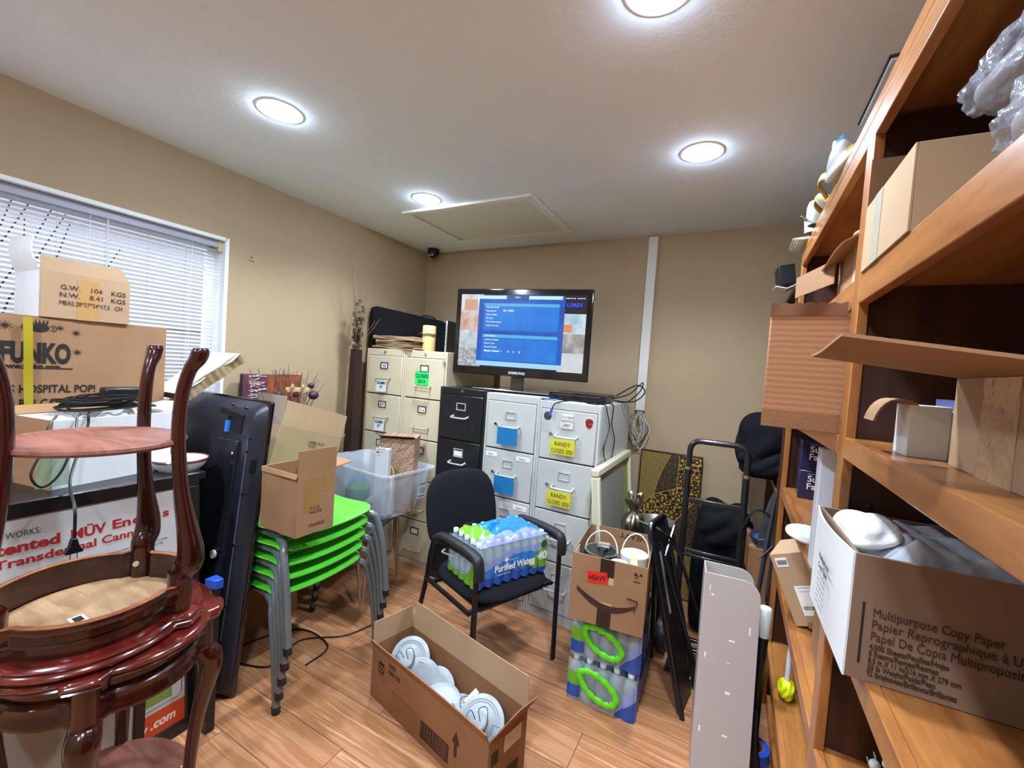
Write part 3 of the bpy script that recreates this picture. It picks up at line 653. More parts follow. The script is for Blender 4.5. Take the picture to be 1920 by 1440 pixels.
wb = thing('carton', 'open white-fronted carton on the desk with black cables heaped on it', 'box', (-2.0, .545, .98), (0, 0, 101))
carton(wb, .377, .2, .236, M_whitecard, M_cardin, flaps=(('y1', .05, 60), ('x1', .08, 70, .01, .03, M_whitecard)))
mb = MB(); mb.box(-.003, 0, 0, 0, .2, .236); mk('end_panel', mb, M_card, wb)
mb = MB(); mb.grid(lambda u, v: (.02+.33*u, .01+.18*v, .215+.03*math.sin(9*u+3)*math.sin(7*v)+.01*math.sin(31*u)), 24, 10, .002); mk('crumpled_liner', mb, mat('liner_white', 'd8d8d6', .3, alpha=.9), wb)
def W(x, y, z):      # point in white carton frame -> world
    return Matrix.Translation((-2.0, .545, .98)) @ Matrix.Rotation(R(101), 4, 'Z') @ Vector((x, y, z))
cc = thing('cable_heap', 'heap of coiled black power cables on the white carton', 'cables', W(.21, .10, .245))
for i in range(9):
    rx = random.uniform(.05, .085); ry = random.uniform(.13, .165)-i*.008; dx = random.uniform(-.02, .02); dy = random.uniform(-.03, .03)-i*.001; pts = []
    for k in range(14):
        a = 2*PI*k/14; pts.append((dx+rx*math.cos(a), dy+ry*math.sin(a), .012+i*.0055+.006*math.sin(2*a+i)))
    mb = MB(); mb.tube(smooth_path(pts, 3, True), .0045, 6, True); mk('coil', mb, M_cable, cc)
mb = MB(); mb.box(-.03, -.02, .05, .03, .1, .09); mk('adapter', mb, M_blackpl, cc, .008)
cable('extension_cable', [W(.13, .05, .262), W(.09, -.01, .25), W(.075, -.03, .2), (-1.86, .55, 1.05), (-1.755, .53, .98), (-1.742, .528, .93), (-1.74, .527, .885)], .0045, None, 'black power cord dangling in front of the poster')
pg = thing('power_plug', 'black two pin plug at the end of the cord hanging over the poster', 'plug', (-1.74, .526, .85))
mb = MB(); mb.prism([(-.006, .04), (.006, .04), (.012, .015), (.02, .0), (.02, -.006), (-.02, -.006), (-.02, .0), (-.012, .015)], -.009, .009, Matrix.Rotation(R(90), 4, 'Z') @ Matrix.Rotation(R(90), 4, 'X')); mk('body', mb, M_blackpl, pg, .002)
for y in (-.008, .008):
    mb = MB(); mb.box(-.004, y-.001, -.025, .004, y+.001, -.005); mk('pin', mb, M_chrome, pg)
cable('lamp_cord', [W(.02, .02, .25), W(-.015, -.01, .22), (-1.935, .50, 1.12), (-1.91, .475, 1.06), (-1.905, .50, 1.02), (-1.905, .54, 1.06), (-1.93, .575, 1.15), W(.06, -.006, .24)], .0035, None, 'thin black cord drooping in a loop at the corner of the white carton')
pb = thing('plastic_sleeve', 'clear plastic sleeve hanging below the corner of the white carton', 'plastic', (-1.975, .52, 1.0))
mb = MB(); mb.grid(lambda u, v: (.004+.004*math.sin(6*u), -.02+.08*u, .11*v-.0), 6, 6, .001); mk('film', mb, mat('green_film', '8fae8c', .2, alpha=.45), pb)
bt = thing('enamel_tray', 'dark red and white enamel tray edge beside the white carton on the desk', 'tray', (-2.03, .93, .98))
mb = MB(); mb.lathe([(0, 0), (.07, 0), (.09, .02), (.1, .045), (.097, .047), (.085, .02), (.06, .008), (0, .006)], 32, cap=False); mk('bowl', mb, mat('enamel_white', 'd9dade', .25, coat=.5), bt)
mb = MB(); mb.lathe([(.1, .04), (.104, .045), (.1, .05), (.096, .046)], 32, cap=False); mk('rim', mb, mat('enamel_red', '5a1520', .3, coat=.5), bt)
bd = thing('foam_board', 'ragged slab of white faced board lying across the top of the dark television panel', 'board', (-2.27, 1.02, 1.245), (36, 0, 4))
mb = MB(); mb.grid(lambda u, v: (-.16+.22*u+.01*math.sin(v*9), .33*v, .04+.004*math.sin(14*v)*u), 5, 16, .002); mk('white_face', mb, mat('board_white', 'dedcd4', .6), bd)
mb = MB(); mb.grid(lambda u, v: (.06+.005*math.sin(v*13)+.0015*math.sin(v*61), .33*v, .045-.055*u), 4, 60, .004); mk('torn_edge', mb, mat('board_torn', '94805f', .9, var=.3, vs=60), bd)
mb = MB(); mb.box(-.15, .01, -.008, .055, .32, .036); mk('core', mb, M_carddark, bd)

# poster
po = thing('framed_poster', 'black framed poster with red medical lettering leaning by the window wall', 'poster', (-1.777, -.06, 0), (0, 0, 0))
po.matrix_world = Matrix.Translation((-1.777, -.06, 0)) @ Matrix.Rotation(R(90.6), 4, 'Z') @ Matrix.Rotation(R(-4), 4, 'X')
PW, PH = .985, 1.0
mb = MB(); fwid = .048
mb.box(0, 0, 0, PW, .03, fwid); mb.box(0, 0, PH-fwid, PW, .03, PH); mb.box(0, 0, fwid, fwid, .03, PH-fwid); mb.box(PW-fwid, 0, fwid, PW, .03, PH-fwid)
mk('frame', mb, mat('frame_black', '0f0f12', .3, coat=.4), po, .004)
mb = MB(); mb.box(fwid, .008, fwid, PW-fwid, .014, PH-fwid); mk('print', mb, mat('poster_white', 'c9cbcb', .35, coat=.15), po)
def pf(y, z): return face((y+.06, .0078, z), (1, 0, 0), (0, 0, 1))
mb = MB(); mb.box(fwid+.001, .0072, fwid+.001, PW-fwid-.001, .0078, .135); mk('orange_band', mb, mat('poster_orange', 'c94a22', .5), po)
mb = MB(); mb.box(.66, .0072, .165, .893, .0078, .222); mk('green_field', mb, mat('poster_green', '7d9440', .5), po)
mb = MB(); mb.tube([(.5, .0074, .148), (.912, .0074, .15), (.926, .0074, .165), (.926, .0074, .3)], .0012, 4); mk('thin_line', mb, M_ink, po)
M_red = mat('poster_red', 'a8241f', .5)
lettering([('HOW IT WORKS:', .026, pf(.335, .896), dict(w=.15))], mat('grey_ink', '4a4a4c', .6), po, 'poster_heading')
lettering([('Patented', .044, pf(.345, .851), dict(w=.182, bold=.035)), ('MÜV', .044, pf(.552, .851), dict(w=.087, bold=.035)), ('En', .042, pf(.655, .854), dict(w=.05, bold=.03)), ('cap', .042, pf(.712, .855), dict(w=.07, bold=.03)), ('s', .042, pf(.802, .856), dict(w=.02, bold=.03)),
           ('Transdermal', .036, pf(.39, .811), dict(w=.226, bold=.025)), ('Cannabis', .036, pf(.628, .812), dict(w=.15, bold=.02))], M_red, po, 'poster_title')
lettering([('muv', .045, pf(.69, .075), dict(w=.068, bold=.03, shear=.2)), ('.com', .045, pf(.765, .078), dict(w=.08, bold=.03, shear=.2))], mat('poster_cream', 'f0e4d8', .5), po, 'poster_address')
lettering([('Our patented transdermal delivery is made to give you steady, controllable', .009, pf(.545, .77)), ('relief that lasts, in a patch that is simple and discreet to wear every day', .009, pf(.545, .757)),
           ('a controlled dose delivered through the skin over many hours', .013, pf(.40, .77-.018)), ('for relief wherever and whenever it is needed', .013, pf(.40, .735))], mat('grey_ink', '4a4a4c'), po, 'poster_small_print')
# second frames stacked behind the lower part
for i, (x, ln, c_) in enumerate(((-1.70, .02, '3a2418'), (-1.655, .02, '1a1416'))):
    tname = ('slim brown picture frame edge standing in front of the poster', 'slim black picture frame edge standing in front of the poster')[i]
    fr_ = thing('picture_frame', tname, 'picture frame', (x, .30+i*.03, 0), (0, 0, 90))
    mb = MB(); hh = .52
    for b_ in ((0, 0, .36, .03), (0, hh-.03, .36, hh), (0, .03, .03, hh-.03), (.33, .03, .36, hh-.03)): mb.box(b_[0], 0, b_[1], b_[2], .02, b_[3])
    mk('frame', mb, mat('frame_'+c_, c_, .4), fr_, .003)
    mb = MB(); mb.box(.03, .008, .03, .33, .012, hh-.03); mk('mount', mb, mat('mount_cream', 'b3b0a6', .6), fr_)

# dark television standing on its end, back towards the viewer
bt = thing('television', 'large black television stood on its short end, its back to the viewer', 'television', (-1.80, 1.012, 0), (-5.2, 0, 0))
TW, TH = .76, 1.285
M_tvb = mat('tv_shell', '20242e', .35, coat=.15, var=.1)
mb = MB(); mb.box(-TW, .04, 0, 0, .062, TH); mk('screen_frame', mb, mat('gloss_black', '0b0b12'), bt, .008)
# back shell: profile across x with rounded end, arc at the top
def shell(u, v):
    x = -TW*.98*u-.004; z = .004+(TH-.01)*v
    ex = min(1, (u*TW)/.075); ez = min(1, ((1-v)*TH)/.11); e2 = min(1, (v*TH)/.05)
    k = (1-(1-ex)**2)**.5*(1-(1-ez)**3)*(1-(1-e2)**2)**.5
    return (x, .05-.055*k-.012*(1 if u > .3 else u/.3)*k, z)
mb = MB(); mb.grid(shell, 26, 40, .002); mk('back_shell', mb, M_tvb, bt, ang=60)
mb = MB(); mb.tube([(-.055, -.004, .25), (-.055, -.006, 1.12)], .004, 6); mk('ridge', mb, mat('ridge_grey', '4b5262', .3), bt)
mb = MB(); mb.box(-.23, -.028, .62, -.1, .0, 1.1); mk('connector_housing', mb, mat('tv_shell_dark', '191c24', .4), bt, .006)
mb = MB(); mb.box(-.12, -.030, .72, -.1005, -.0275, 1.08); mk('connector_slot', mb, M_blackpl, bt)
mb = MB(); mb.prism([(-.30, 1.14), (-.1, 1.13), (-.1, 1.21), (-.27, 1.235)], .012, .016, Matrix.Rotation(R(90), 4, 'X')); mk('port_recess', mb, M_blackpl, bt)
mb = MB(); mb.tube([(-.19, -.024, 1.13), (-.19, -.024, 1.18)], .011, 10); mk('blue_connector', mb, mat('connector_blue', '2e6fc0', .4), bt)
mb = MB(); mb.tube([(-.19, -.024, 1.18), (-.19, -.024, 1.2)], .006, 8); mk('connector_pin', mb, M_blackpl, bt)
for (x, z) in ((-.075, 1.12), (-.045, 1.12), (-.055, 1.06), (-.04, .88), (-.05, .66), (-.05, .4), (-.1, 1.245), (-.2, 1.25), (-.04, .04)):
    mb = MB(); mb.tube([(x, -.012, z), (x, -.001, z)], .006, 10); mk('screw_hole', mb, M_blackpl, bt)
for z in (1.0, 1.045):
    mb = MB(); mb.tube([(-.11, -.034, z), (-.11, -.029, z)], .007, 10); mk('socket', mb, M_chrome, bt)
mb = MB(); mb.tube([(-.15, -.036, .6), (-.15, -.026, .6)], .018, 14); mk('silver_sticker', mb, mat('sticker_silver', 'b9b7b0', .4), bt)
mb = MB(); mb.box(-.03, .0, .97, -.018, .046, 1.03); mk('side_port', mb, M_blackpl, bt)
bx = thing('storage_box', 'blue plastic box corner on a stack between the tables and the dark television', 'box', (-1.715, .925, .0))
mb = MB(); mb.box(-.03, -.02, 0, .01, .012, .57); mk('post', mb, M_blackpl, bx)
mb = MB(); mb.prism([(-.03, -.025), (.02, -.012), (.022, .018), (-.03, .018)], .57, .608); mk('bin', mb, mat('box_blue', '1f4fb8', .35), bx, .004)

# ------------------------------------------------ mahogany end tables
M_mah = wood('mahogany', '40110c', '200705', .2, (1, 6, 1), coat=.45, vs=4)  # darker than the top: shadow on aprons and legs painted in
M_mahtop = wood('mahogany_top', '6e2015', '42100b', .18, (1, 5, 1), coat=.5, vs=5)
M_mahdull_lit = wood('mahogany_dull_lit', '9c6656', '7a4638', .4, (1, 6, 1), vs=6)  # paler pink of reflected light painted into the lower shelf colour
M_raw = wood('raw_wood', 'b0906a', '8c6844', .7, (1, 5, 1), vs=5)
def tprof(a, ears, r0, ear=.03, bulge=.02):
    d = min(abs((a-e+180) % 360-180) for e in ears); gap = 360/len(ears)/2
    r = r0+bulge*math.cos(min(1, (gap-d)/gap)*PI/2) if d > 11 else r0+ear*(1 if d < 8 else (11-d)/3)
    return r
def ring(ears, r0, zs, n=96, ear=.03, bulge=.02):
    """zs: list of (offset, z) moulded rings joined outward"""
    vs = []; fs = []
    for off, z in zs:
        for k in range(n):
            a = 360*k/n; r = tprof(a, ears, r0, ear, bulge)+off; vs.append((r*math.cos(R(a)), r*math.sin(R(a)), z))
    m = len(zs)
    for i in range(m-1):
        for k in range(n): fs.append((i*n+k, i*n+(k+1) % n, (i+1)*n+(k+1) % n, (i+1)*n+k))
    return vs, fs, n, m
def end_table(label, c, rz, legs, inverted=False, H=.745):
    t = thing('end_table', label, 'table', c, (180 if inverted else 0, 0, rz), 'stacked mahogany end tables')
    ears = [l for l in legs]; AP = .108 if inverted else .125
    vs, fs, n, m = ring(ears, .212, [(-.02, H-.034), (-.004, H-.032), (.004, H-.026), (.0, H-.021), (.006, H-.018), (.01, H-.011), (.006, H-.004), (-.004, H)])
    fs.append(tuple(range(n-1, -1, -1))); fs.append(tuple((m-1)*n+k for k in range(n)))
    mb = MB(); mb.add(vs, fs); mk('table_top', mb, M_mahtop, t, ang=50)
    if inverted:
        mb = MB(); mb.lathe([(0, H-.0355), (.185, H-.0355), (.185, H-.0345)], 40, cap=False); mk('raw_underside', mb, M_raw, t)
        mb = MB(); mb.box(.0, .02, H-.037, .04, .05, H-.0356); mk('maker_label', mb, M_white, t)
        mb = MB(); mb.box(.006, .026, H-.0375, .034, .044, H-.037); mk('label_mark', mb, M_ink, t)
    vs, fs, n, m = ring(ears, .185, [(.0, H-.034), (.0, H-.06), (.007, H-.064), (.004, H-.07), (.01, H-.075), (.007, H-AP+.018), (.012, H-AP+.012), (.01, H-AP), (-.008, H-AP), (-.012, H-.034)], ear=.02, bulge=.018)
    mb = MB(); mb.add(vs, fs); mk('apron', mb, M_mah, t, ang=50)
    if inverted:
        vs, fs, n, m = ring(ears, .185, [(-.009, H-AP-.0002), (.006, H-AP-.0002), (.005, H-AP-.0012), (-.008, H-AP-.0012)], ear=.02, bulge=.018)
        mb = MB(); mb.add(vs, fs); mk('raw_edge', mb, wood('raw_edge_wood', 'a8683c', '84492a', .6, (6, 6, 1)), t)
    for a in legs:
        ca, sa = math.cos(R(a)), math.sin(R(a))
        prof = [(.2, H-.035, .028), (.202, H-.1, .028), (.204, H-.135, .03), (.222, H-.16, .033), (.225, H-.2, .03), (.212, H-.27, .023), (.196, H-.36, .018), (.186, .28, .0165), (.184, .2, .0165), (.19, .12, .016), (.205, .06, .016), (.222, .03, .02), (.228, .012, .021), (.228, 0, .017)]
        pts = smooth_path([(r*ca, r*sa, z) for r, z, q in prof], 4); rr = []
        for i in range(len(prof)-1):
            for j in range(4): rr.append(prof[i][2]+(prof[i+1][2]-prof[i][2])*j/4)
        rr.append(prof[-1][2])
        mb = MB(); mb.tube(pts, rr, 10); mk('leg', mb, M_mah, t, ang=60)
        mb = MB(); mb.tube([((.165)*ca, .165*sa, .262), (.19*ca, .19*sa, .262)], .007, 8); mk('bolt', mb, mat('brass', 'b89860', .3, 1), t)
        if inverted:
            mb = MB(); mb.tube([(.168*ca, .168*sa, H-.08), (.176*ca, .176*sa, H-.08)], .0075, 10); mk('corner_bolt', mb, mat('bolt_cream', 'd2c6a8', .4, .4), t)
    mb = MB(); vs, fs, n, m = ring([], .18, [(-.012, .246), (0, .25), (.002, .256), (-.004, .264)]) if False else (None, None, None, None)
    mb.lathe([(0, .246), (.17, .246), (.182, .25), (.184, .257), (.178, .264), (0, .264)], 56, cap=False); mk('lower_shelf', mb, M_mahdull_lit, t, ang=50)
    return t
end_table('glossy red mahogany end table standing upright under the upturned one', (-1.43, .51, 0), 0, (-30, 60, 150, 240))
end_table('mahogany end table turned upside down, legs in the air, on top of its twin', (-1.45, .48, 1.493), 0, (-38, -130, 72), inverted=True)
# ================================================================== GREEN CHAIRS, TABLE, TOTE
M_green = mat('chair_green', '5fd63f', .38); M_gtube = mat('chair_tube', '6f7679', .35, .3)
def green_chair(label, loc):
    t = thing('stacking_chair', label, 'chair', loc, (0, 0, 90), 'stack of green chairs')
    def seat(u, v):
        x = (u-.5)*.49; q = abs(2*u-1)
        y = .0+.42*v; z = .445+.026*q**2.2-.012*math.sin(v*PI)
        y += .035*max(0, (q-.82)/.18)**2*(1-v)       # rounded front corners
        if v < .08: z -= .012*(1-v/.08)
        return (x, y, z)
    mb = MB(); mb.grid(seat, 24, 16, .006); mk('seat', mb, M_green, t, ang=50)
    def back(u, v):
        q = abs(2*u-1); x = (u-.5)*(.44-.06*v)
        return (x, .42+.02*math.sin(v*1.5)+.06*v-.03*q*q, .455+.026*q**2.2*(1-v)+.09*v-.02*q**6*v)
    mb = MB(); mb.grid(back, 18, 10, .006); mk('backrest', mb, M_green, t, ang=50)
    for s_ in (-1, 1):
        mb = MB(); x = s_*.275
        mb.tube(smooth_path([(x, -.085, .012), (x*.985, -.05, .24), (s_*.262, -.01, .38), (s_*.245, .02, .418), (s_*.215, .1, .424)], 5), .0155, 10); mk('front_leg', mb, M_gtube, t)
        mb = MB(); mb.tube(smooth_path([(s_*.215, .1, .424), (s_*.225, .3, .42), (s_*.25, .36, .39), (x*.985, .39, .2), (x, .42, .012)], 5), .0125, 10); mk('rear_leg', mb, M_gtube, t)
        for y in (-.085, .42):
            mb = MB(); mb.tube([(x, y, 0), (x, y+.004*(1 if y < 0 else -1), .028)], .0175, 12); mk('foot_cap', mb, M_blackpl, t)
    for y in (.05, .33):
        mb = MB(); mb.tube([(-.215, y, .42), (.215, y, .42)], .008, 8); mk('seat_bar', mb, M_gtube, t)
    return t
gl = ('lime green stacking chair at the bottom of the stack', 'lime green stacking chair, second from the bottom of the stack', 'lime green stacking chair in the middle of the stack', 'lime green stacking chair, second from the top of the stack', 'lime green stacking chair on top of the stack, carrying a brown carton')
g0 = None
for i in range(5):
    loc = (-1.665+.014*i, 1.385, .068*i)
    if i == 0: g0 = green_chair(gl[0], loc)
    else:
        c = copy_tree(g0); c.location = loc; c['label'] = gl[i]

tb = thing('carton', 'brown open carton standing on the green chairs', 'box', (-1.527, 1.119, .745), (0, 0, 90.6))
carton(tb, .184, .235, .262, M_card, M_cardin, flaps=(('y0', .095, -2, 0, 0, M_cardin), ('x1', .09, 82, 0, .02), ('x0', .02, 160, .01, .0)))
mb = MB(); mb.box(.03, -.001, .1, .11, -.0002, .235); mb.box(.12, -.001, .17, .165, -.0002, .24); mk('tape_patch', mb, mat('tape_brown', '94713f', .3, coat=.3), tb)
lettering([('9.4 LB\nM-5 OZ', .018, face((.06, -.001, .085), (1, 0, 0), (0, 0, 1))), ('FRAGILE', .02, face((.06, -.001, .03), (1, 0, 0), (0, 0, 1)))], M_brownink, tb, 'printed_text')

# propped carton behind, with artificial flowers
c2 = thing('carton', 'tilted open carton of artificial flowers behind the green chairs', 'box', (0, 0, 0))
c2.matrix_world = Matrix.Translation((-2.17, 1.40, .86)) @ Matrix.Rotation(R(90), 4, 'Z') @ Matrix.Rotation(R(16), 4, 'Y')
carton(c2, .43, .27, .25, M_cardlight, M_cardin, flaps=(('y0', .14, -4, 0, 0, M_cardlight), ('x0', .16, 5, .01, .01, mat('flap_greyish', '9a8a78', .8)), ('x1', .03, 40, 0, .01)))
lettering([('-------------------\n-------------------\n-------------------\n-------------------', .03, face((-.003, .24, .27), (0, -1, 0), (0, 0, 1)), dict(ln=.4)), ('LABEL A-27\n 8 OZ', .022, face((.2, -.001, .16), (1, 0, 0), (0, 0, 1)))], M_brownink, c2, 'printed_text')
st2 = thing('crate', 'plain brown crate hidden behind the green chairs', 'box', (-2.6, 1.1+.2, 0))
mb = MB(); mb.box(0, .0, 0, .44, .32, .74); mk('body', mb, M_carddark, st2, .004)
mb = MB(); mb.box(.01, .01, .735, .43, .31, .745); mk('lid', mb, M_cardin, st2)
fl = thing('dried_arrangement', 'dried flower arrangement with pale blooms, dark pods and fine wiry stems', 'flowers', (-2.38, 1.60, 1.0))
M_stem = mat('stem_dark', '4b3f30', .8)
for i in range(70):
    a = random.uniform(-1, 1); L_ = random.uniform(.26, .42); y0 = random.uniform(-.06, .2); p = Vector((random.uniform(-.1, .02), y0, 0)); d = Vector((random.uniform(-.1, .1), a*.45, 1)).normalized(); pts = [p.copy()]
    for k in range(5):
        d = (d+Vector((0, random.uniform(-.1, .14), 0))).normalized(); p = p+d*L_/5; pts.append(p.copy())
    mb = MB(); mb.tube(pts, .0015, 4); mk('wiry_stem', mb, M_stem, fl)
M_petal = mat('petal_cream', 'd8b98a', .7)
for cy, cz in ((.03, .265), (.1, .262)):
    mb = MB()
    for k in range(3):
        a = (k-1)*1.0; m4 = Matrix.Translation((.05, cy, cz)) @ Matrix.Rotation(a, 4, 'X')
        mb.grid(lambda u, v: (.012*math.sin(v*2), (u-.5)*.03*math.sin(PI*min(.98, v+.05)), .006+.045*v), 4, 5, .001, m4)
    mk('bloom', mb, M_petal, fl)
for cy, cz, r in ((.19, .24, .028), (.17, .30, .018), (-.04, .25, .02), (.07, .245, .016)):
    mb = MB(); mb.sphere((.04, cy, cz), (r, r*1.2, r), 12); mk('pod', mb, mat('pod_dark', '3a2230', .5), fl)
pic_ = thing('canvas_picture', 'small purple and rust coloured canvas leaning on the wall behind the dried flowers', 'picture', (-2.60, 1.50, 1.06), (0, 0, 88))
mb = MB(); mb.box(0, 0, 0, .38, .03, .29); mk('canvas_frame', mb, M_blackpl, pic_, .003)
mb = MB(); mb.box(.002, -.003, .002, .15, 0, .288); mk('purple_field', mb, mat('canvas_purple', '4a2a3c', .8, col2='7a3540', vs=8), pic_)
mb = MB(); mb.box(.15, -.003, .002, .378, 0, .288); mk('rust_field', mb, mat('canvas_rust', 'a8552c', .8, col2='5c3018', vs=8), pic_)
mb = MB()
for k in range(26):
    z = .03+.01*k; mb.tube([(.03+random.uniform(0, .02), -.005, z), (.07, -.005, z+random.uniform(-.01, .01)), (.12+random.uniform(-.02, .03), -.005, z+random.uniform(-.01, .01))], .0022, 4)
mk('white_strokes', mb, mat('stroke_white', 'cfc4c4', .8), pic_)
wd_ = thing('crate', 'small brown crate under the purple canvas, against the window wall', 'box', (-2.655, 1.66, 0))
mb = MB(); mb.box(0, 0, 0, .24, .24, 1.05); mk('body', mb, M_carddark, wd_, .003)
mb = MB(); mb.box(.01, .01, 1.045, .23, .23, 1.055); mk('lid', mb, M_cardin, wd_)

# floor vase with curly twigs
vs_ = thing('floor_vase', 'tall tapering dark brown wooden floor vase in the corner', 'vase', (-2.505, 2.26, 0))
mb = MB()
prf = [(.046, 0), (.047, .3), (.038, .9), (.031, 1.5), (.03, 1.555)]
vsx = [(sx*r, sy*r, z) for r, z in prf for sx, sy in ((-1, -1), (1, -1), (1, 1), (-1, 1))]
fsx = [(i*4+k, i*4+(k+1) % 4, (i+1)*4+(k+1) % 4, (i+1)*4+k) for i in range(4) for k in range(4)]+[(3, 2, 1, 0)]
mb.add(vsx, fsx); mk('body', mb, wood('vase_wood', '3a2018', '1f100c', .5, (1, 1, .3), vs=10), vs_, .004)
tw = thing('curly_twigs', 'bunch of thin brown twigs with curly coils standing in the tall vase', 'twigs', (-2.505, 2.26, 1.48))
for i in range(22):
    a = random.uniform(0, 2*PI); sp = random.uniform(.02, .2); L_ = random.uniform(.3, .75) if i > 6 else random.uniform(.5, .82)
    pts = [(.01*math.cos(a), .01*math.sin(a), -.3)]
    for k in range(1, 7):
        q = k/6; pts.append(((.01+sp*q**1.6)*math.cos(a)*.5, (.01+sp*q**1.6)*math.sin(a), L_*q*.95+.01*math.sin(k*2+i)))
    mb = MB(); mb.tube(smooth_path(pts, 3), .0017, 4); mk('twig', mb, mat('twig_tan', '75624a', .8), tw)
for i in range(64):
    z = .06+abs(random.gauss(0, .2)); a = random.uniform(0, 2*PI); r = random.uniform(0, .035)+.06*z; cx, cy = r*math.cos(a)*.5, r*math.sin(a)
    pts = [(cx+.012*math.cos(k*.9), cy+.012*math.sin(k*.9), z+.0022*k) for k in range(12)]
    mb = MB(); mb.tube(pts, .0028, 5); mk('coil', mb, mat('coil_dark', '2e2018', .7), tw)
wb2 = thing('wooden_board', 'narrow brown board standing between the tall vase and the tan cabinet', 'board', (-2.625, 2.48, 0))
mb = MB(); mb.box(0, 0, 0, .02, .5, 1.48); mk('plank', mb, wood('board_brown', '7a5238', '55341f', .6, (1, 1, .2)), wb2, .002)

# table with chrome legs + tote
M_legc = mat('leg_steel', 'a8a19a', .25, .9)
tt = thing('side_table', 'low dark table on thin tapered steel legs under the clear tote', 'table', (-2.13, 1.93, 0), (0, 0, 18))
mb = MB(); mb.box(-.28, -.27, .468, .28, .27, .49); mk('table_top', mb, mat('table_dark', '2b2622', .4), tt, .01)
for sx, sy in ((1, 1), (1, -1), (-1, 1), (-1, -1)):
    for q in ((.0, .05), (.05, 0)):
        mb = MB(); mb.tube([(sx*.25, sy*.24, .0), (sx*(.25-q[0]), sy*(.24-q[1]), .468)], [.006, .011], 8); mk('leg', mb, M_legc, tt)
M_tote = mat('tote_plastic', 'ccd6e0', .22, alpha=.36, coat=.2)
to = thing('storage_tote', 'large clear plastic tote full of odds and ends on the low table', 'storage bin', (-2.12, 2.13, .49), (0, 0, -6))
def tote_ring(z, hx, hy, r, n=6):
    P = []
    for cx, cy, a0 in ((hx-r, hy-r, 0), (-hx+r, hy-r, 90), (-hx+r, -hy+r, 180), (hx-r, -hy+r, 270)):
        for k in range(n+1): P.append((cx+r*math.cos(R(a0+90*k/n)), cy+r*math.sin(R(a0+90*k/n)), z))
    return P
lv = [(.0, .25, .15, .05), (.02, .26, .16, .05), (.3, .345, .205, .05), (.3, .365, .222, .05), (.312, .367, .224, .05), (.312, .35, .21, .045), (.29, .34, .2, .045), (.02, .255, .155, .045), (.006, .245, .145, .045)]
rings = [tote_ring(z, a, b, r) for z, a, b, r in lv]; n = len(rings[0]); vsx = [p for rg in rings for p in rg]
fsx = [(i*n+k, i*n+(k+1) % n, (i+1)*n+(k+1) % n, (i+1)*n+k) for i in range(len(lv)-1) for k in range(n)]+[tuple(range(n-1, -1, -1)), tuple((len(lv)-1)*n+k for k in range(n))]
mb = MB(); mb.add(vsx, fsx); mk('tub', mb, M_tote, to)
mb = MB(); Mt = face((.348, -.0+.06, .12), (0, 1, 0), (0.1, 0, 1)); mb.box(0, 0, 0, .07, .11, .002, Mt); mk('care_label', mb, mat('label_clear', 'b4bac2', .4), to)
lettering([('------', .03, Mt @ Matrix.Translation((.004, .09, .002)), dict(bold=.05)), ('10', .05, Mt @ Matrix.Translation((.01, .035, .002))), ('------', .03, Mt @ Matrix.Translation((.004, .008, .002)), dict(bold=.05))], M_ink, to)
pbx = thing('patterned_box', 'brown box with dark diagonal print standing in the tote', 'box', (-2.03, 2.06, .505), (0, 0, 30))
m_pat = bpy.data.materials.new('diagonal_print'); m_pat.use_nodes = True
nt = m_pat.node_tree; b_ = nt.nodes['Principled BSDF']; b_.inputs['Roughness'].default_value = .7
tc = nt.nodes.new('ShaderNodeTexCoord'); mp = nt.nodes.new('ShaderNodeMapping'); mp.inputs['Rotation'].default_value = (R(0), R(40), R(0)); nt.links.new(tc.outputs['Object'], mp.inputs[0])
sp = nt.nodes.new('ShaderNodeSeparateXYZ'); cm_ = nt.nodes.new('ShaderNodeCombineXYZ'); nt.links.new(mp.outputs[0], sp.inputs[0])
nt.links.new(sp.outputs[0], cm_.inputs[0]); nt.links.new(sp.outputs[2], cm_.inputs[1])
br = nt.nodes.new('ShaderNodeTexBrick'); br.inputs['Scale'].default_value = 1; br.inputs['Brick Width'].default_value = .05; br.inputs['Row Height'].default_value = .011; br.inputs['Mortar Size'].default_value = .0032; br.offset = .4; br.inputs['Bias'].default_value = -.1
br.inputs['Color1'].default_value = lin('2a1c14'); br.inputs['Color2'].default_value = lin('a58468'); br.inputs['Mortar'].default_value = lin('b7967a')
nt.links.new(cm_.outputs[0], br.inputs[0]); nt.links.new(br.outputs[0], b_.inputs['Base Color'])
mb = MB(); mb.box(0, 0, 0, .23, .22, .48); mk('box_body', mb, m_pat, pbx, .002)
mb = MB(); mb.grid(lambda u, v: (.23*u, -.03+.1*v, .48+.022-.03*v), 2, 3, .004); mk('lid_flap', mb, mat('lid_brown', '6d4a38', .7), pbx)
wbx = thing('white_box', 'small white printed carton standing in the tote', 'box', (-1.975, 1.98, .505), (0, 0, 14))
mb = MB(); mb.box(0, 0, 0, .09, .04, .43); mk('box_body', mb, mat('carton_greywhite', 'c3c6ca', .5), wbx, .003)
lettering([('-----\n---\n----\nIIIIIIIIE\n---- -\n---', .022, face((.012, -.0008, .38), (1, 0, 0), (0, 0, 1)))], mat('grey_ink', '4a4a4c'), wbx, 'printed_text')
mb = MB(); mb.box(.008, -.001, .40, .02, -.0002, .413); mk('red_mark', mb, mat('mark_red', 'c02a28', .5), wbx)
bk = thing('paper_bag', 'small white bag with a yellow looped handle in the tote', 'bag', (-1.98, 2.0, .51), (0, 0, 20))
mb = MB(); mb.box(0, 0, 0, .11, .05, .24); mk('bag_body', mb, mat('bag_cream', 'd8d6c8', .6), bk, .006)
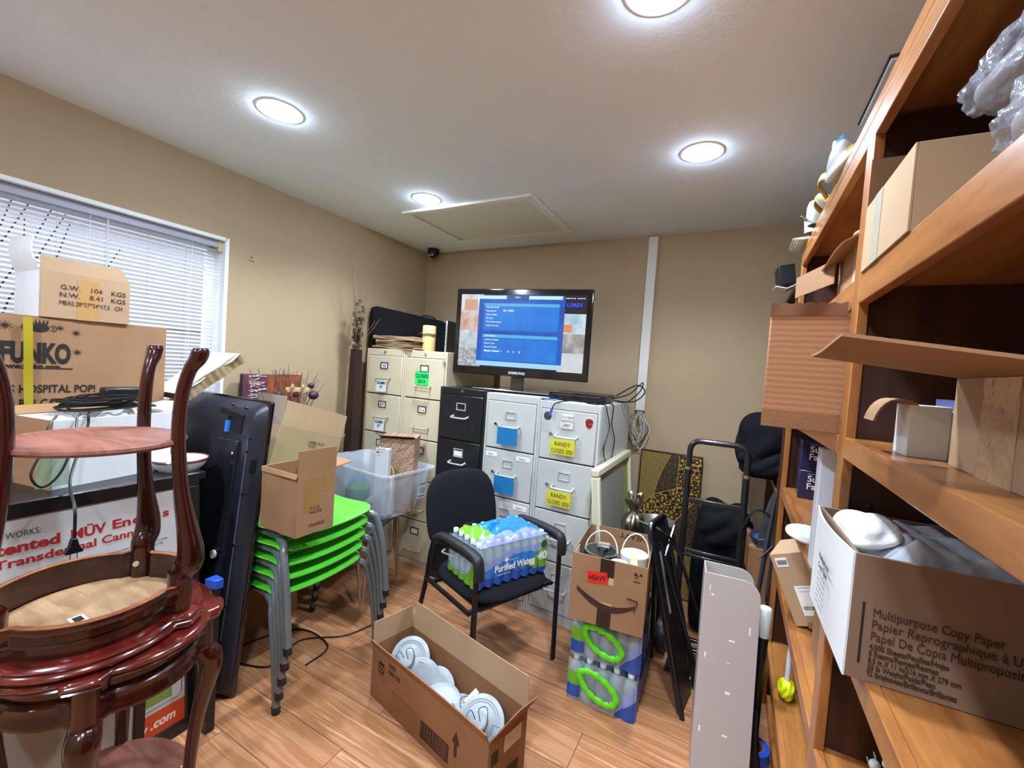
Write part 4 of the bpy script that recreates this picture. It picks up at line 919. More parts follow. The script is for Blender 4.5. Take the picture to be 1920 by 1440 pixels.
mb = MB(); mb.tube(smooth_path([(.0, .02, .22), (.01, .02, .29), (.055, .02, .335), (.1, .02, .29), (.11, .02, .22)], 5), .0035, 6); mk('handle', mb, mat('rope_yellow', 'cdb93a', .6), bk)
rb = thing('bottle', 'red topped bottle standing at the right end of the tote', 'bottle', (-1.93, 2.17, .505))
mb = MB(); mb.lathe([(.02, 0), (.022, .01), (.022, .2), (.012, .24), (.012, .25)], 16); mk('bottle_body', mb, mat('bottle_clear', 'd5cfc8', .2, alpha=.6), rb)
mb = MB(); mb.lathe([(.0235, .12), (.0235, .22), (.02, .235), (.019, .25), (.013, .27)], 16); mk('red_cap', mb, mat('cap_red', 'c02030', .4), rb)
for i, (x, y, c_, lab) in enumerate(((-2.25, 2.1, '3f7a5a', 'green cloth bundle at the bottom of the tote'), (-2.1, 2.24, 'c06a6a', 'pink cloth bundle in the tote'), (-2.36, 2.22, '5a7a9a', 'blue cloth bundle in the tote'))):
    cl = thing('cloth_bundle', lab, 'cloth', (x, y, .5))
    def bl_(u, v, s_=i):
        t_ = PI*v; a = 2*PI*u; k = 1+.12*math.sin(3*a+s_)+.08*math.sin(7*t_+s_)
        return (.09*k*math.sin(t_)*math.cos(a), .07*k*math.sin(t_)*math.sin(a), .075-.072*math.cos(t_))
    mb = MB(); mb.grid(bl_, 20, 12); mk('folds', mb, mat('cloth_'+c_, c_, .9), cl)
mb = MB(); cable('floor_cable', [(-1.7, 1.75, .006), (-1.75, 1.6, .006), (-1.9, 1.45, .006), (-1.85, 1.25, .006), (-2.1, 1.2, .006), (-2.0, 1.5, .006), (-1.75, 1.5, .006), (-1.72, 1.35, .006)], .004, None, 'black cable lying on the floor under the green chairs')
# ================================================================== OFFICE CHAIR
ch = thing('office_chair', 'black fabric guest chair with plastic arms carrying a pack of water', 'chair', (-1.06, 1.917, 0), (0, 0, 67.6))
M_cfr = mat('chair_frame', '121317', .35); M_arm = mat('arm_plastic', '1b1c20', .5, bump=.15, bs=300)
def cushion(cx, cy, cz, w_, d, h, p=3.2):
    mb = MB()
    def f(u, v):
        a = 2*PI*u; t_ = PI*v
        ca, sa = math.cos(a), math.sin(a); r = 1/((abs(ca)**p+abs(sa)**p)**(1/p)); k = math.sin(t_)**.45
        return (cx+w_/2*r*ca*k, cy+d/2*r*sa*k, cz-h/2*math.cos(t_))
    mb.grid(f, 40, 12); return mb
mb = cushion(0, -.02, .43, .5, .48, .085); mk('seat', mb, M_darkfab, ch, ang=70)
def backf(u, v):
    a = 2*PI*u; t_ = PI*v; p = 3.4; ca, sa = math.cos(a), math.sin(a); r = 1/((abs(ca)**p+abs(sa)**p)**(1/p)); k = math.sin(t_)**.5
    x = .235*r*ca*k*(1-.06*max(0, sa)); z = .685+.205*r*sa*k
    return (x, .24+.10*(z-.5)/.4-.035*(x/.235)**2*0+.05*(1-(x/.235)**2)*.4-.028*math.cos(t_), z)
mb = MB(); mb.grid(backf, 44, 12); mk('backrest', mb, M_darkfab, ch, ang=70)
mb = MB(); mb.box(-.04, .2, .4, .04, .225, .62); mk('back_bracket', mb, M_cfr, ch, .004)
for s_ in (-1, 1):
    x = s_*.262
    mb = MB(); mb.tube(smooth_path([(x, -.245, 0), (x, -.24, .3), (x, -.235, .6), (x, -.215, .63), (x, -.1, .635)], 4), .016, 8, flat=.6); mk('front_leg', mb, M_cfr, ch)
    mb = MB(); mb.tube(smooth_path([(x, -.1, .635), (x, .1, .62), (x, .16, .55), (x, .2, .35), (x, .31, 0)], 4), .016, 8, flat=.6); mk('rear_leg', mb, M_cfr, ch)
    mb = MB(); mb.tube(smooth_path([(x, -.252, .56), (x, -.25, .62), (x, -.22, .655), (x, -.1, .66), (x, .06, .65), (x, .12, .62)], 5), [.02, .024, .028, .028, .028, .027, .027]+[.027]*50 if False else .026, 10, flat=.75); mk('armrest', mb, M_arm, ch)
    mb = MB(); mb.tube([(x, -.2, .385), (x, .2, .385)], .011, 8); mk('side_rail', mb, M_cfr, ch)
for y in (-.19, .14):
    mb = MB(); mb.tube([(-.262, y, .385), (.262, y, .385)], .012, 8); mk('cross_rail', mb, M_cfr, ch)
mb = MB(); mb.box(-.2, -.2, .372, .2, .16, .39); mk('seat_pan', mb, M_cfr, ch, .004)

# ================================================================== WATER PACKS
M_pet = mat('bottle_plastic', 'bcd3dc', .08, alpha=.36, coat=.6); M_cap = mat('bottle_cap', 'cfdde4', .4)
M_wrap = mat('shrink_film', 'd5e2ec', .1, alpha=.26, coat=.8, bump=.8, bs=22); M_pblue = mat('print_blue', '2a86d8', .18, alpha=.93, coat=.4, col2='1f6ac8', vs=9); M_pdark = mat('print_deep_blue', '1c50a8', .2, alpha=.95, coat=.3)
M_lilac = mat('print_lilac', '93a8e0', .2, alpha=.75, coat=.4); M_pgreen = mat('print_green', '6fae2c', .25, alpha=.93, coat=.3); M_handle = mat('handle_green', '5ed41e', .22, alpha=.95, coat=.5)
def bottle_mesh(r, h):
    q = r/.031; k = h/.2
    pr = [(0, .002), (.012*q, .0), (.022*q, .002), (.027*q, .006), (.0295*q, .015*k), (.031*q, .03*k)]
    for i in range(4): z = .035+i*.02; pr += [(.031*q, z*k), (.0285*q, (z+.005)*k), (.031*q, (z+.01)*k)]
    pr += [(.031*q, .125*k), (.029*q, .145*k), (.021*q, .165*k), (.013*q, .178*k), (.0125*q, .184*k)]
    mb = MB(); mb.lathe(pr, 14, cap=False); return mb
def cap_mesh(h, q=1):
    mb = MB(); mb.lathe([(.0145*q, h*.91), (.0148*q, h*.985), (.013*q, h), (0, h)], 14, cap=False); return mb
def water_pack(label, loc, yaw, nx, ny, r, h):
    t = thing('water_pack', label, 'water bottles', loc, (0, 0, yaw)); b0 = None
    for i in range(nx):
        for j in range(ny):
            if b0 is None:
                b0 = mk('bottle', bottle_mesh(r, h), M_pet, t, ang=60); mk('cap', cap_mesh(h, r/.031), M_cap, b0); b = b0
            else: b = copy_tree(b0)
            b.location = ((i+.5)*2*r, (j+.5)*2*r, .001)
    return t
def side_sheet(t, name, m, x0, x1, f0, f1, r, n=60, y=-.0, amp=.3, off=.0015, axis='x', k=8):
    """printed film on one side of a pack, following the bottles: x from x0 to x1, z from f0(x) to f1(x)"""
    mb = MB()
    def f(u, v):
        x = x0+(x1-x0)*u; wv = (1-abs(math.cos(PI*x/(2*r))))*0+abs(math.sin(PI*x/(2*r)))
        d = y-off+(1-wv)*r*amp; z = f0(x)+(f1(x)-f0(x))*v
        return (x, d, z) if axis == 'x' else (d, x, z)
    mb.grid(f, n, k); return mk(name, mb, m, t, ang=60)
r = .027; h = .208
wp = water_pack('shrink wrapped pack of forty water bottles lying across the office chair seat', (-.975, 1.632, .472), 64.6, 8, 5, r, h)
L_ = 16*r
top = lambda x: .125+.02*math.sin(x*12+.5)
side_sheet(wp, 'clear_film', M_wrap, 0, L_, lambda x: .1, lambda x: .19, r)
side_sheet(wp, 'lilac_print', M_lilac, .0, L_, lambda x: .06+.07*min(1, x/.2), lambda x: .085+.07*min(1, x/.17)+.0*x, r, off=.002)
side_sheet(wp, 'blue_print', M_pblue, 0, L_, lambda x: .003+.01*abs(math.cos(PI*x/(2*r)))**3, lambda x: .055+.075*min(1, x/.22)-.03*max(0, (x-.3)/.13), r, off=.0025)
side_sheet(wp, 'deep_blue_print', M_pdark, 0, L_, lambda x: .002+.01*abs(math.cos(PI*x/(2*r)))**3, lambda x: .045+.004*math.sin(x*40), r, off=.003)
side_sheet(wp, 'green_print', M_pgreen, .26, L_, lambda x: .03+.045*max(0, (.36-x)/.1), lambda x: .045+.085*min(1, max(0, (x-.27)/.13)), r, off=.0035)
fb = lambda x, z: face((x, -.008, z), (1, 0, 0), (0, 0, 1))
lettering([('Purified Water', .046, fb(.10, .068), dict(bold=.025, w=.235)), ('+', .04, fb(.155, .103), dict(bold=.06)), ('--------', .02, fb(.185, .108)), ('o o o o o o o', .012, fb(.12, .05), dict(sx=1.1)), ('40', .055, fb(.362, .075), dict(bold=.04, w=.06)), ('BOTTLES\n-------', .012, fb(.366, .06))], M_white, wp, 'pack_lettering')
mb = MB(); mb.lathe([(0, 0), (.019, 0), (.019, .001), (0, .001)], 20, face((.4, -.006, .15), (1, 0, 0), (0, 0, 1)), cap=False); mk('recycle_badge', mb, mat('badge_green', '1f5a24', .4), wp)
mb = MB(); mb.box(.315, -.0062, .055, .345, -.0055, .085); mk('barcode_patch', mb, M_white, wp)
side_sheet(wp, 'end_green_print', M_pgreen, 0, 10*r, lambda x: .005, lambda x: .03+.10*max(0, math.cos(x*14))**2, r, axis='y', off=.002)
side_sheet(wp, 'end_film', M_wrap, 0, 10*r, lambda x: .05, lambda x: .19, r, axis='y')
# top film: blue printed ridge crumpled over the caps, green patch
def topf(x0, x1, y0, y1, dz=0):
    def f(u, v):
        x = x0+(x1-x0)*u; y = y0+(y1-y0)*v
        e = min(1, min(u, 1-u, v, 1-v)*5)
        return (x, y, h+.004+dz+.012*e*abs(math.sin(x*33+y*11))+.01*e*math.sin(x*21-y*40)**2-.012*(1-e))
    return f
mb = MB(); mb.grid(topf(.16, .43, .05, .26), 30, 20); mk('top_blue_film', mb, M_pblue, wp, ang=25)
mb = MB(); mb.grid(topf(.12, .25, .14, .2, .006), 16, 10); mk('top_fold', mb, M_pblue, wp, ang=25)
mb = MB(); mb.grid(topf(.03, .16, .09, .24), 16, 12); mk('top_green_film', mb, M_pgreen, wp, ang=25)
mb = MB(); mb.grid(topf(.02, .43, .0, .09, -.006), 30, 8); mk('top_lilac_film', mb, mat('film_lilac', 'aab8ea', .15, alpha=.5, coat=.5), wp, ang=25)

for i, (z, lab) in enumerate(((0, 'bottom pack of the two water bottle packs under the heavy carton'), (.203, 'upper pack of the two water bottle packs under the heavy carton'))):
    r2 = .031; q = water_pack(lab, (-.583+i*.004, 1.86+i*.004, z), 1.8+i*3, 5, 7, r2, .199); L2 = 10*r2; D2 = 14*r2
    side_sheet(q, 'clear_film', M_wrap, 0, L2, lambda x: .003, lambda x: .19, r2)
    side_sheet(q, 'corner_blue_print', M_pdark, L2*.72, L2, lambda x: .003, lambda x: .02+.08*(x-L2*.72)/(L2*.28), r2, off=.003, n=24)
    side_sheet(q, 'pale_blue_print', M_lilac, L2*.7, L2, lambda x: .02+.08*(x-L2*.72)/(L2*.28), lambda x: .04+.13*(x-L2*.7)/(L2*.3), r2, off=.0032, n=24)
    side_sheet(q, 'left_blue_print', M_pdark, 0, L2*.2, lambda x: .02, lambda x: .075, r2, off=.003, n=16)
    side_sheet(q, 'left_green_print', M_pgreen, 0, L2*.22, lambda x: .075, lambda x: .14-.1*x, r2, off=.003, n=16)
    side_sheet(q, 'side_blue_print', M_pblue, 0, D2, lambda x: .003, lambda x: .1, r2, axis='y', off=.002)
    qx = MB(); n_ = 60
    qx.grid(lambda u, v: (L2+.002-(1-abs(math.sin(PI*(v*D2)/(2*r2))))*r2*.4, v*D2, .003+.15*u+.02*math.sin(v*30)*u), 6, 60); mk('far_side_print', qx, M_pdark, q)
    ptsH = [(L2*.47+(.083+.004*math.sin(3*a))*math.cos(a), -.018, .108+.052*math.sin(a)+.028*-math.cos(a)) for a in [2*PI*k/40 for k in range(40)]]
    mb = MB(); mb.tube(ptsH, [.0155+.0025*math.sin(k*1.9)+.002*math.sin(k*4.1) for k in range(40)], 8, True, flat=.5); mk('carry_handle', mb, M_handle, q, ang=80)

# ================================================================== CARTON WITH PAINT CANS
az = thing('carton', 'open brown carton with a red heavy sticker on top of the two water packs', 'box', (-.583, 1.803, .405), (0, 0, 6))
carton(az, .322, .40, .300, M_card, M_cardin)
fz = lambda x, z: face((x, -.0008, z), (1, 0, 0), (0, 0, 1))
for z0_, z1_ in ((.215, .298), (.0, .088)):
    mb = MB(); mb.box(.125, -.0009, z0_, .185, -.0001, z1_); mk('black_tape', mb, mat('tape_black', '141210', .3, coat=.3), az)
mb = MB(); mb.box(.165, -.001, .19, .186, -.0002, .222); mb.box(.125, -.001, .088, .185, -.0002, .108); mk('tan_tape', mb, mat('tape_tan', 'c8a270', .4), az)
mb = MB(); Mh = fz(.076, .182) @ Matrix.Rotation(R(6), 4, 'Z'); mb.box(0, 0, 0, .085, .05, .0012, Mh); mk('red_sticker', mb, mat('sticker_bright_red', 'd8241c', .5), az)
lettering([('HEAVY', .028, Mh @ Matrix.Translation((.042, .014, .001)), dict(ax='CENTER', bold=.03, sx=.85)), ('II', .03, fz(.27, .245), dict(bold=.0)), ('^ ^', .03, fz(.266, .25), dict(bold=.03)), ('---', .03, fz(.266, .225), dict(bold=.02))], M_ink, az)
mb = MB()
sm = [(.03+.25*k/20, .155-.07*math.sin(PI*(.04+.80*k/20))-.0*k) for k in range(21)]; th_ = [.008+.022*math.sin(PI*min(1, .15+k/26)) for k in range(21)]
poly = [(p[0], p[1]+q*.5) for p, q in zip(sm, th_)]+[(p[0], p[1]-q*.5) for p, q in reversed(list(zip(sm, th_)))]
for k in range(20):
    mb.prism([(sm[k][0], sm[k][1]-th_[k]/2), (sm[k+1][0], sm[k+1][1]-th_[k+1]/2), (sm[k+1][0], sm[k+1][1]+th_[k+1]/2), (sm[k][0], sm[k][1]+th_[k]/2)], 0, .0008, fz(0, 0))
for a, b in (((.245, .155), (.29, .15)), ((.29, .15), (.275, .1))):
    mb.tube([(a[0], a[1], .0003), (b[0], b[1], .0003)], .0075, 4, M=fz(0, 0), flat=.1)
mk('curved_arrow', mb, M_brownink, az)
mb = MB(); mb.box(.0045, .03, .20, .006, .12, .292); mk('inner_label', mb, M_white, az)
lettering([('HEAVY', .042, face((.285, .3955, .287), (-1, 0, 0), (0, 0, -1)))], M_ink, az, 'inside_lettering')
M_tin = mat('tin', 'a8acad', .3, .9)
def can(label, x, y, r, h, lid, body, handle=True, hz=0):
    t = thing('paint_can', label, 'paint can', (x, y, .409))
    mb = MB(); mb.lathe([(r, 0), (r, h), (r-.004, h+.003)], 28); mk('can_body', mb, body, t)
    mb = MB(); mb.lathe([(0, h+.001), (r*.72, h+.001), (r*.78, h-.003), (r*.86, h-.003), (r*.9, h+.004), (r, h+.005), (r+.001, h)], 32, cap=False); mk('lid', mb, lid, t)
    if handle:
        mb = MB(); mb.tube([(r*math.cos(R(a)), r*math.sin(R(a))*.5+hz, h-.01+.09*math.sin(R(a))) for a in range(0, 181, 12)], .0028, 6); mk('wire_handle', mb, mat('handle_white', 'dcd8cc', .4), t)
    return t
can('black paint can with a silver lid in the heavy carton, a brush lying on it', -.502, 1.975, .077, .262, M_tin, mat('can_black', '1d2420', .4))
can('white lidded paint can at the right of the heavy carton', -.357, 2.02, .062, .265, mat('lid_white', 'dfe4e4', .5), mat('can_white', 'd6d8d4', .5), hz=.02)
can('small white tub at the front of the heavy carton', -.395, 1.885, .038, .262, mat('lid_white', 'dfe4e4'), mat('can_white', 'd6d8d4'), handle=False)
mb = MB(); mb.sphere((0, 0, 0), .03, 12)
br_ = thing('paint_brush', 'paint brush with a black handle lying across the silver paint can lid', 'brush', (-.49, 1.96, .679), (0, 0, 100))
mb = MB(); mb.box(.035, -.028, 0, .075, .028, .012); mk('bristles', mb, mat('bristle_tan', '8f8676', .9), br_, .003)
mb = MB(); mb.box(.015, -.029, -.001, .037, .029, .014); mk('ferrule', mb, M_tin, br_, .002)
mb = MB(); mb.prism([(-.1, -.008), (-.1, .008), (-.02, .01), (.015, .024), (.015, -.024), (-.02, -.01)], 0, .01); mk('handle', mb, M_blackpl, br_, .003)
ps = thing('wooden_stirrer', 'pale wooden paint paddle resting on the white can in the heavy carton', 'stirrer', (-.335, 1.90, .655), (22, 0, 12))
mb = MB(); mb.prism([(-.018, -.02), (.022, -.02), (.016, .05), (.018, .1), (-.016, .1), (-.012, .05)], 0, .005); mk('paddle', mb, mat('paddle_wood', 'd2b184', .7), ps, .001)

# ================================================================== OPEN CARTON OF LAMP TRIMS
lbx = thing('carton', 'long open brown carton of white lamp trims on the floor in front', 'box', (-1.335, 1.39, 0), (0, 0, -12.5))
LW, LD, LH = .71, .215, .225
carton(lbx, LW, LD, LH, M_carddark, M_cardlight, flaps=(('y0', .045, 22, .0, .0, M_carddark), ('y1', .115, 6, .012, .012, M_cardlight), ('x0', .1, 4, .006, .006, M_cardlight), ('x1', .1, 30, .05, .01, M_carddark)))
fl_ = lambda x, z: face((x, -.0008, z), (1, 0, 0), (0, 0, 1)); fe = lambda y, z: face((LW+.0008, y, z), (0, 1, 0), (0, 0, 1))
mb = MB(); mb.box(.055, -.0009, .135, .095, -.0001, .185); mk('number_block', mb, M_brownink, lbx)
lettering([('27', .036, face((.06, -.0011, .146), (1, 0, 0), (0, 0, 1)), dict(bold=.02))], M_carddark, lbx, 'number')
its = [('1002\n930-732', .026, fl_(.125, .165), dict(bold=.02, ln=1.1)), ('------\n------- ---\n----\n------- ----\n---- ---', .018, fl_(.06, .11), dict(ln=.9)), ('--------- ----------------', .018, fl_(.16, .1))]
lettering(its, M_brownink, lbx, 'printed_text')
mb = MB(); mb.prism([(.535, .13), (.555, .175), (.575, .13), (.562, .13), (.562, .08), (.548, .08), (.548, .13)], 0, .0008, fl_(0, 0)); mk('printed_arrow', mb, M_brownink, lbx)
def barcode(x0, x1, z0_, z1_, F):
    mb = MB(); mb.box(x0, z0_, 0, x1, z0_+.004, .0008, F); mb.box(x0, z1_-.004, 0, x1, z1_, .0008, F); x = x0
    while x < x1-.006:
        w1 = random.choice((.002, .004, .006)); mb.box(x, z0_+.003, 0, x+w1, z1_-.003, .0008, F); x += w1+random.choice((.002, .004))
    mk('printed_barcode', mb, M_brownink, lbx)
barcode(.355, .52, .03, .099, fl_(0, 0)); barcode(.08, .175, .02, .07, fe(0, 0))
mb = MB(); mb.box(.02, .13, 0, .055, .175, .0008, fe(0, 0)); mk('number_block', mb, M_brownink, lbx)
mb = MB(); mb.box(.085, .14, 0, .18, .2, .0012, fe(0, 0)); mk('end_label', mb, mat('label_tan', 'c9b08e', .6), lbx)
M_trim = mat('trim_white', '9aa3a8', .35); M_redw = mat('wire_nut_red', 'c8301c', .5)
Lm = Matrix.Translation((-1.335, 1.39, 0)) @ Matrix.Rotation(R(-12.5), 4, 'Z')
tr0 = None
spots = [((.12, .115, .165), (.35, -.7, .6), 'white lamp trim with curly wires at the back left of the long carton'), ((.215, .10, .12), (-.5, .55, -.45), 'white lamp trim, second from the left in the long carton'),
         ((.28, .13, .10), (-.2, .7, -.6), 'white lamp trim half buried in the middle of the long carton'), ((.36, .085, .11), (-.1, .35, -.9), 'white lamp trim lying face up in the middle of the long carton'),
         ((.45, .115, .09), (.3, -.3, .9), 'white lamp trim under the connector in the long carton'), ((.57, .11, .15), (.25, -.6, .7), 'white lamp trim with a red wire nut at the front right of the long carton')]
for i, (p, ro, lab) in enumerate(spots):
    M4 = Lm @ Matrix.Translation(p) @ Vector(ro).to_track_quat('Z', 'Y').to_matrix().to_4x4()
    if tr0 is None:
        t = thing('lamp_trim', lab, 'lamp trim', M=M4, group='lamp trims in the long carton'); tr0 = t
        mb = MB(); mb.lathe([(.0, .028), (.03, .03), (.035, .028), (.05, .018), (.062, .006), (.066, .009), (.070, .005), (.075, .008), (.079, .004), (.088, .003), (.092, 0), (.088, -.004), (.06, -.002), (0, -.002)], 36, cap=False); mk('reflector', mb, M_trim, t, ang=60)
        mb = MB(); mb.lathe([(.036, .02), (.036, .045), (.03, .05), (0, .05)], 28, cap=False); mk('housing', mb, M_trim, t)
        mb = MB(); mb.tube(smooth_path([(.01, 0, .05), (.0, .03, .075), (.03, .04, .08), (.04, .0, .06), (.035, -.03, .06)], 5), .0015, 5); mk('wire', mb, M_cable, t)
        mb = MB(); mb.tube(smooth_path([(-.01, .0, .05), (-.03, .02, .07), (-.04, -.01, .07), (-.02, -.045, .055)], 5), .0015, 5); mk('wire', mb, M_cable, t)
        mb = MB(); mb.tube([(-.02, -.045, .055), (-.014, -.058, .05)], [.003, .005], 8); mk('wire_nut', mb, M_redw, t)
        for s_ in (-1, 1):
            mb = MB(); mb.tube([(s_*.05, 0, .02), (s_*.058, 0, .04), (s_*.085, 0, .05)], .0016, 5); mk('spring_clip', mb, M_tin, t)
    else:
        t = copy_tree(tr0); t.matrix_world = M4; t['label'] = lab
cn = thing('connector', 'small black and silver lamp connector with a card tag in the long carton', 'connector', M=Lm @ Matrix.Translation((.47, .13, .17)) @ Euler((R(30), R(20), 0)).to_matrix().to_4x4())
mb = MB(); mb.tube([(0, 0, 0), (.03, 0, 0)], .014, 12); mk('metal_base', mb, M_tin, cn)
mb = MB(); mb.box(.03, -.013, -.013, .06, .013, .013); mk('socket', mb, M_blackpl, cn, .003)
mb = MB(); mb.box(.0, -.01, .014, .02, .05, .016); mk('card_tag', mb, M_white, cn)
# ================================================================== BEHIND THE CARTON
pf_ = thing('picture_frame', 'cream picture frame with a green mount leaning on the side of the right grey cabinet', 'picture frame')
pf_.matrix_world = Matrix.Translation((-.50, 2.2, 0)) @ Matrix.Rotation(R(90), 4, 'Z') @ Matrix.Rotation(R(-6), 4, 'X')
FW_, FH_ = .78, 1.0
mb = MB(); q = .042
for b_ in ((0, 0, FW_, q), (0, FH_-q, FW_, FH_), (0, q, q, FH_-q), (FW_-q, q, FW_, FH_-q)): mb.box(b_[0], 0, b_[1], b_[2], .045, b_[3])
mk('frame', mb, mat('frame_cream', 'c9c4ac', .5), pf_, .008)
mb = MB(); mb.box(q, .02, q, FW_-q, .03, FH_-q); mk('mount', mb, mat('mount_green', '9aab5c', .7), pf_)
mb = MB(); mb.box(q+.0, .016, q, FW_-q-.14, .02, FH_-q-.0); mk('glass_panel', mb, mat('reflection_grey', '8f9690', .25, coat=.3), pf_)  # grey colour stands in for reflections on the glass

ar = thing('art_panel', 'tall black and gold patterned art panel leaning on the back wall', 'artwork', (-.568, 3.11, 0))
AW, AH = .408, .985
ar.rotation_euler = (R(-2), 0, 0)
mb = MB(); mb.box(0, 0, 0, AW, .03, AH); mk('stretcher', mb, M_blackpl, ar, .003)
def pat(name, c1, c2, fn):
    m = bpy.data.materials.new(name); m.use_nodes = True; nt = m.node_tree; b = nt.nodes['Principled BSDF']; b.inputs['Roughness'].default_value = .45
    tc = nt.nodes.new('ShaderNodeTexCoord'); cr = nt.nodes.new('ShaderNodeValToRGB'); out = fn(nt, tc); nt.links.new(out, cr.inputs[0])
    cr.color_ramp.elements[0].position = .42; cr.color_ramp.elements[0].color = lin(c1); cr.color_ramp.elements[1].position = .58; cr.color_ramp.elements[1].color = lin(c2)
    nt.links.new(cr.outputs[0], b.inputs['Base Color']); return m
def f_wave(ang, sc, dist):
    def f(nt, tc):
        mp = nt.nodes.new('ShaderNodeMapping'); mp.inputs['Rotation'].default_value = (0, R(ang), 0); nt.links.new(tc.outputs['Object'], mp.inputs[0])
        w_ = nt.nodes.new('ShaderNodeTexWave'); w_.inputs['Scale'].default_value = sc; w_.inputs['Distortion'].default_value = dist; w_.inputs['Detail Scale'].default_value = 2; w_.wave_type = 'BANDS'; w_.bands_direction = 'Z'
        nt.links.new(mp.outputs[0], w_.inputs[0]); return w_.outputs['Fac']
    return f
def f_cell(nt, tc):
    v = nt.nodes.new('ShaderNodeTexVoronoi'); v.inputs['Scale'].default_value = 30; v.inputs['Randomness'].default_value = .45; nt.links.new(tc.outputs['Object'], v.inputs['Vector'])
    m1 = nt.nodes.new('ShaderNodeMath'); m1.operation = 'MULTIPLY'; m1.inputs[1].default_value = 13; nt.links.new(v.outputs['Distance'], m1.inputs[0])
    m2 = nt.nodes.new('ShaderNodeMath'); m2.operation = 'COSINE'; nt.links.new(m1.outputs[0], m2.inputs[0])
    m3 = nt.nodes.new('ShaderNodeMapRange'); m3.inputs[1].default_value = .9; m3.inputs[2].default_value = -1; nt.links.new(m2.outputs[0], m3.inputs[0]); return m3.outputs[0]
def f_noise(nt, tc):
    v = nt.nodes.new('ShaderNodeTexNoise'); v.inputs['Scale'].default_value = 90; nt.links.new(tc.outputs['Object'], v.inputs['Vector']); return v.outputs[0]
P_str = pat('gold_stripes', '1c150c', 'b89a4c', f_wave(-32, 25, 1.2)); P_cell = pat('gold_cells', '20160c', 'b08a3a', f_cell); P_tex = pat('dark_texture', '20160f', '5a4430', f_noise)
Fa = face((0, -.0005, 0), (1, 0, 0), (0, 0, 1))
def region(name, pts, m, lay=0):
    mb = MB(); mb.prism([(u*AW, v*AH) for u, v in pts], 0, .0012+.0004*lay, Fa); mk(name, mb, m, ar)
region('striped_field', [(.02, .99), (.5, .99), (.36, .85), (.27, .69), (.12, .62), (.02, .6)], P_str)
region('textured_band', [(.5, .99), (.64, .99), (.635, .76), (.27, .69), (.36, .85)], P_tex)
region('cell_field', [(.64, .99), (.99, .99), (.99, .72), (.46, .42), (.02, .35), (.02, .6), (.12, .62), (.27, .69), (.635, .76)], P_cell)
region('lower_texture', [(.99, .72), (.46, .42), (.42, .3), (.99, .36)], P_tex)
region('lower_stripes', [(.02, .35), (.46, .42), (.42, .3), (.99, .36), (.99, .01), (.02, .01)], P_str)
M_gold = mat('gold_line', 'b0a040', .4, .3)
for a in ([(.5, .99), (.36, .85), (.27, .69)], [(.64, .99), (.635, .76), (.27, .69), (.12, .62), (.02, .6)], [(.99, .72), (.46, .42)], [(.27, .69), (.25, .4)]):
    mb = MB(); mb.tube([(u*AW, v*AH, .0015) for u, v in a], .003, 5, M=Fa); mk('gold_line', mb, M_gold, ar)

sl = thing('stool', 'black stool behind the heavy carton carrying the silver pineapple and metal tray', 'stool', (-.38, 2.47, 0))
mb = MB(); mb.lathe([(0, .56), (.13, .56), (.135, .57), (.13, .59), (0, .59)], 32, cap=False); mk('seat', mb, M_blackpl, sl)
for a in (45, 135, 225, 315):
    mb = MB(); mb.tube([(.13*math.cos(R(a)), .13*math.sin(R(a)), 0), (.09*math.cos(R(a)), .11*math.sin(R(a)), .56)], .012, 8); mk('leg', mb, M_blackmetal, sl)
M_silver = mat('silver', 'b8b0a0', .28, 1, var=.3, vs=30)
pn = thing('pineapple_ornament', 'silver metal pineapple with upright leaves standing behind the heavy carton', 'ornament', (-.452, 2.44, .59))
mb = MB()
def pinef(u, v):
    a = 2*PI*u; t_ = PI*(.04+.92*v); k = 1+.05*math.cos(9*a)
    return (.066*k*math.sin(t_)**.8*math.cos(a), .066*k*math.sin(t_)**.8*math.sin(a), .075-.075*math.cos(t_))
mb.grid(pinef, 54, 12); mk('ribbed_body', mb, M_silver, pn, ang=70)
for i in range(5):
    a = i*2.5+.4; ln = .12 if i < 3 else .09; sp = .026 if i < 3 else .05
    mb = MB(); mb.tube(smooth_path([(.01*math.cos(a), .01*math.sin(a), .14), (.02*math.cos(a), .02*math.sin(a), .14+ln*.45), (sp*math.cos(a), sp*math.sin(a), .14+ln*.85), (sp*1.5*math.cos(a), sp*1.5*math.sin(a), .14+ln)], 4), [.008, .011, .015, .018, .02, .021, .021, .020, .019, .017, .014, .010, .006], 10, flat=.5); mk('leaf', mb, M_silver, pn)
ty = thing('metal_dish', 'round hammered metal dish behind the heavy carton, right of the pineapple', 'dish', (-.34, 2.47, .59))
mb = MB(); mb.lathe([(0, .0), (.05, 0), (.07, .06), (.1, .115), (.105, .12), (.1, .123), (.094, .115), (.064, .06), (.046, .006), (0, .006)], 36, cap=False); mk('bowl', mb, mat('dish_metal', 'a8a698', .35, .8, var=.3, vs=40), ty)

# folded black steel and fabric chair
fc = thing('folding_chair', 'folded black folding chair leaning on the heavy carton', 'chair')
fc.matrix_world = Matrix.Translation((-.085, 2.02, 0)) @ Matrix.Rotation(R(-8), 4, 'Z') @ Matrix.Rotation(R(-14.5), 4, 'Y')
M_fc = mat('folding_black', '101114', .42, coat=.1)
mb = MB(); mb.prism([(0, .02), (.20, .02), (.22, .4), (.235, .80), (.2, .84), (.02, .84), (.0, .79)], -.03, -.012, Matrix(((0, 0, 1, 0), (1, 0, 0, 0), (0, 1, 0, 0), (0, 0, 0, 1)))); mk('seat_panel', mb, M_fc, fc, .003)
for y in (.0, .235):
    mb = MB(); mb.tube(smooth_path([(-.01, y, 0), (-.01, y, .4), (-.012, y, .78), (-.012, y+(.03 if y == 0 else -.03), .845)], 4), .012, 8); mk('side_tube', mb, M_blackmetal, fc)
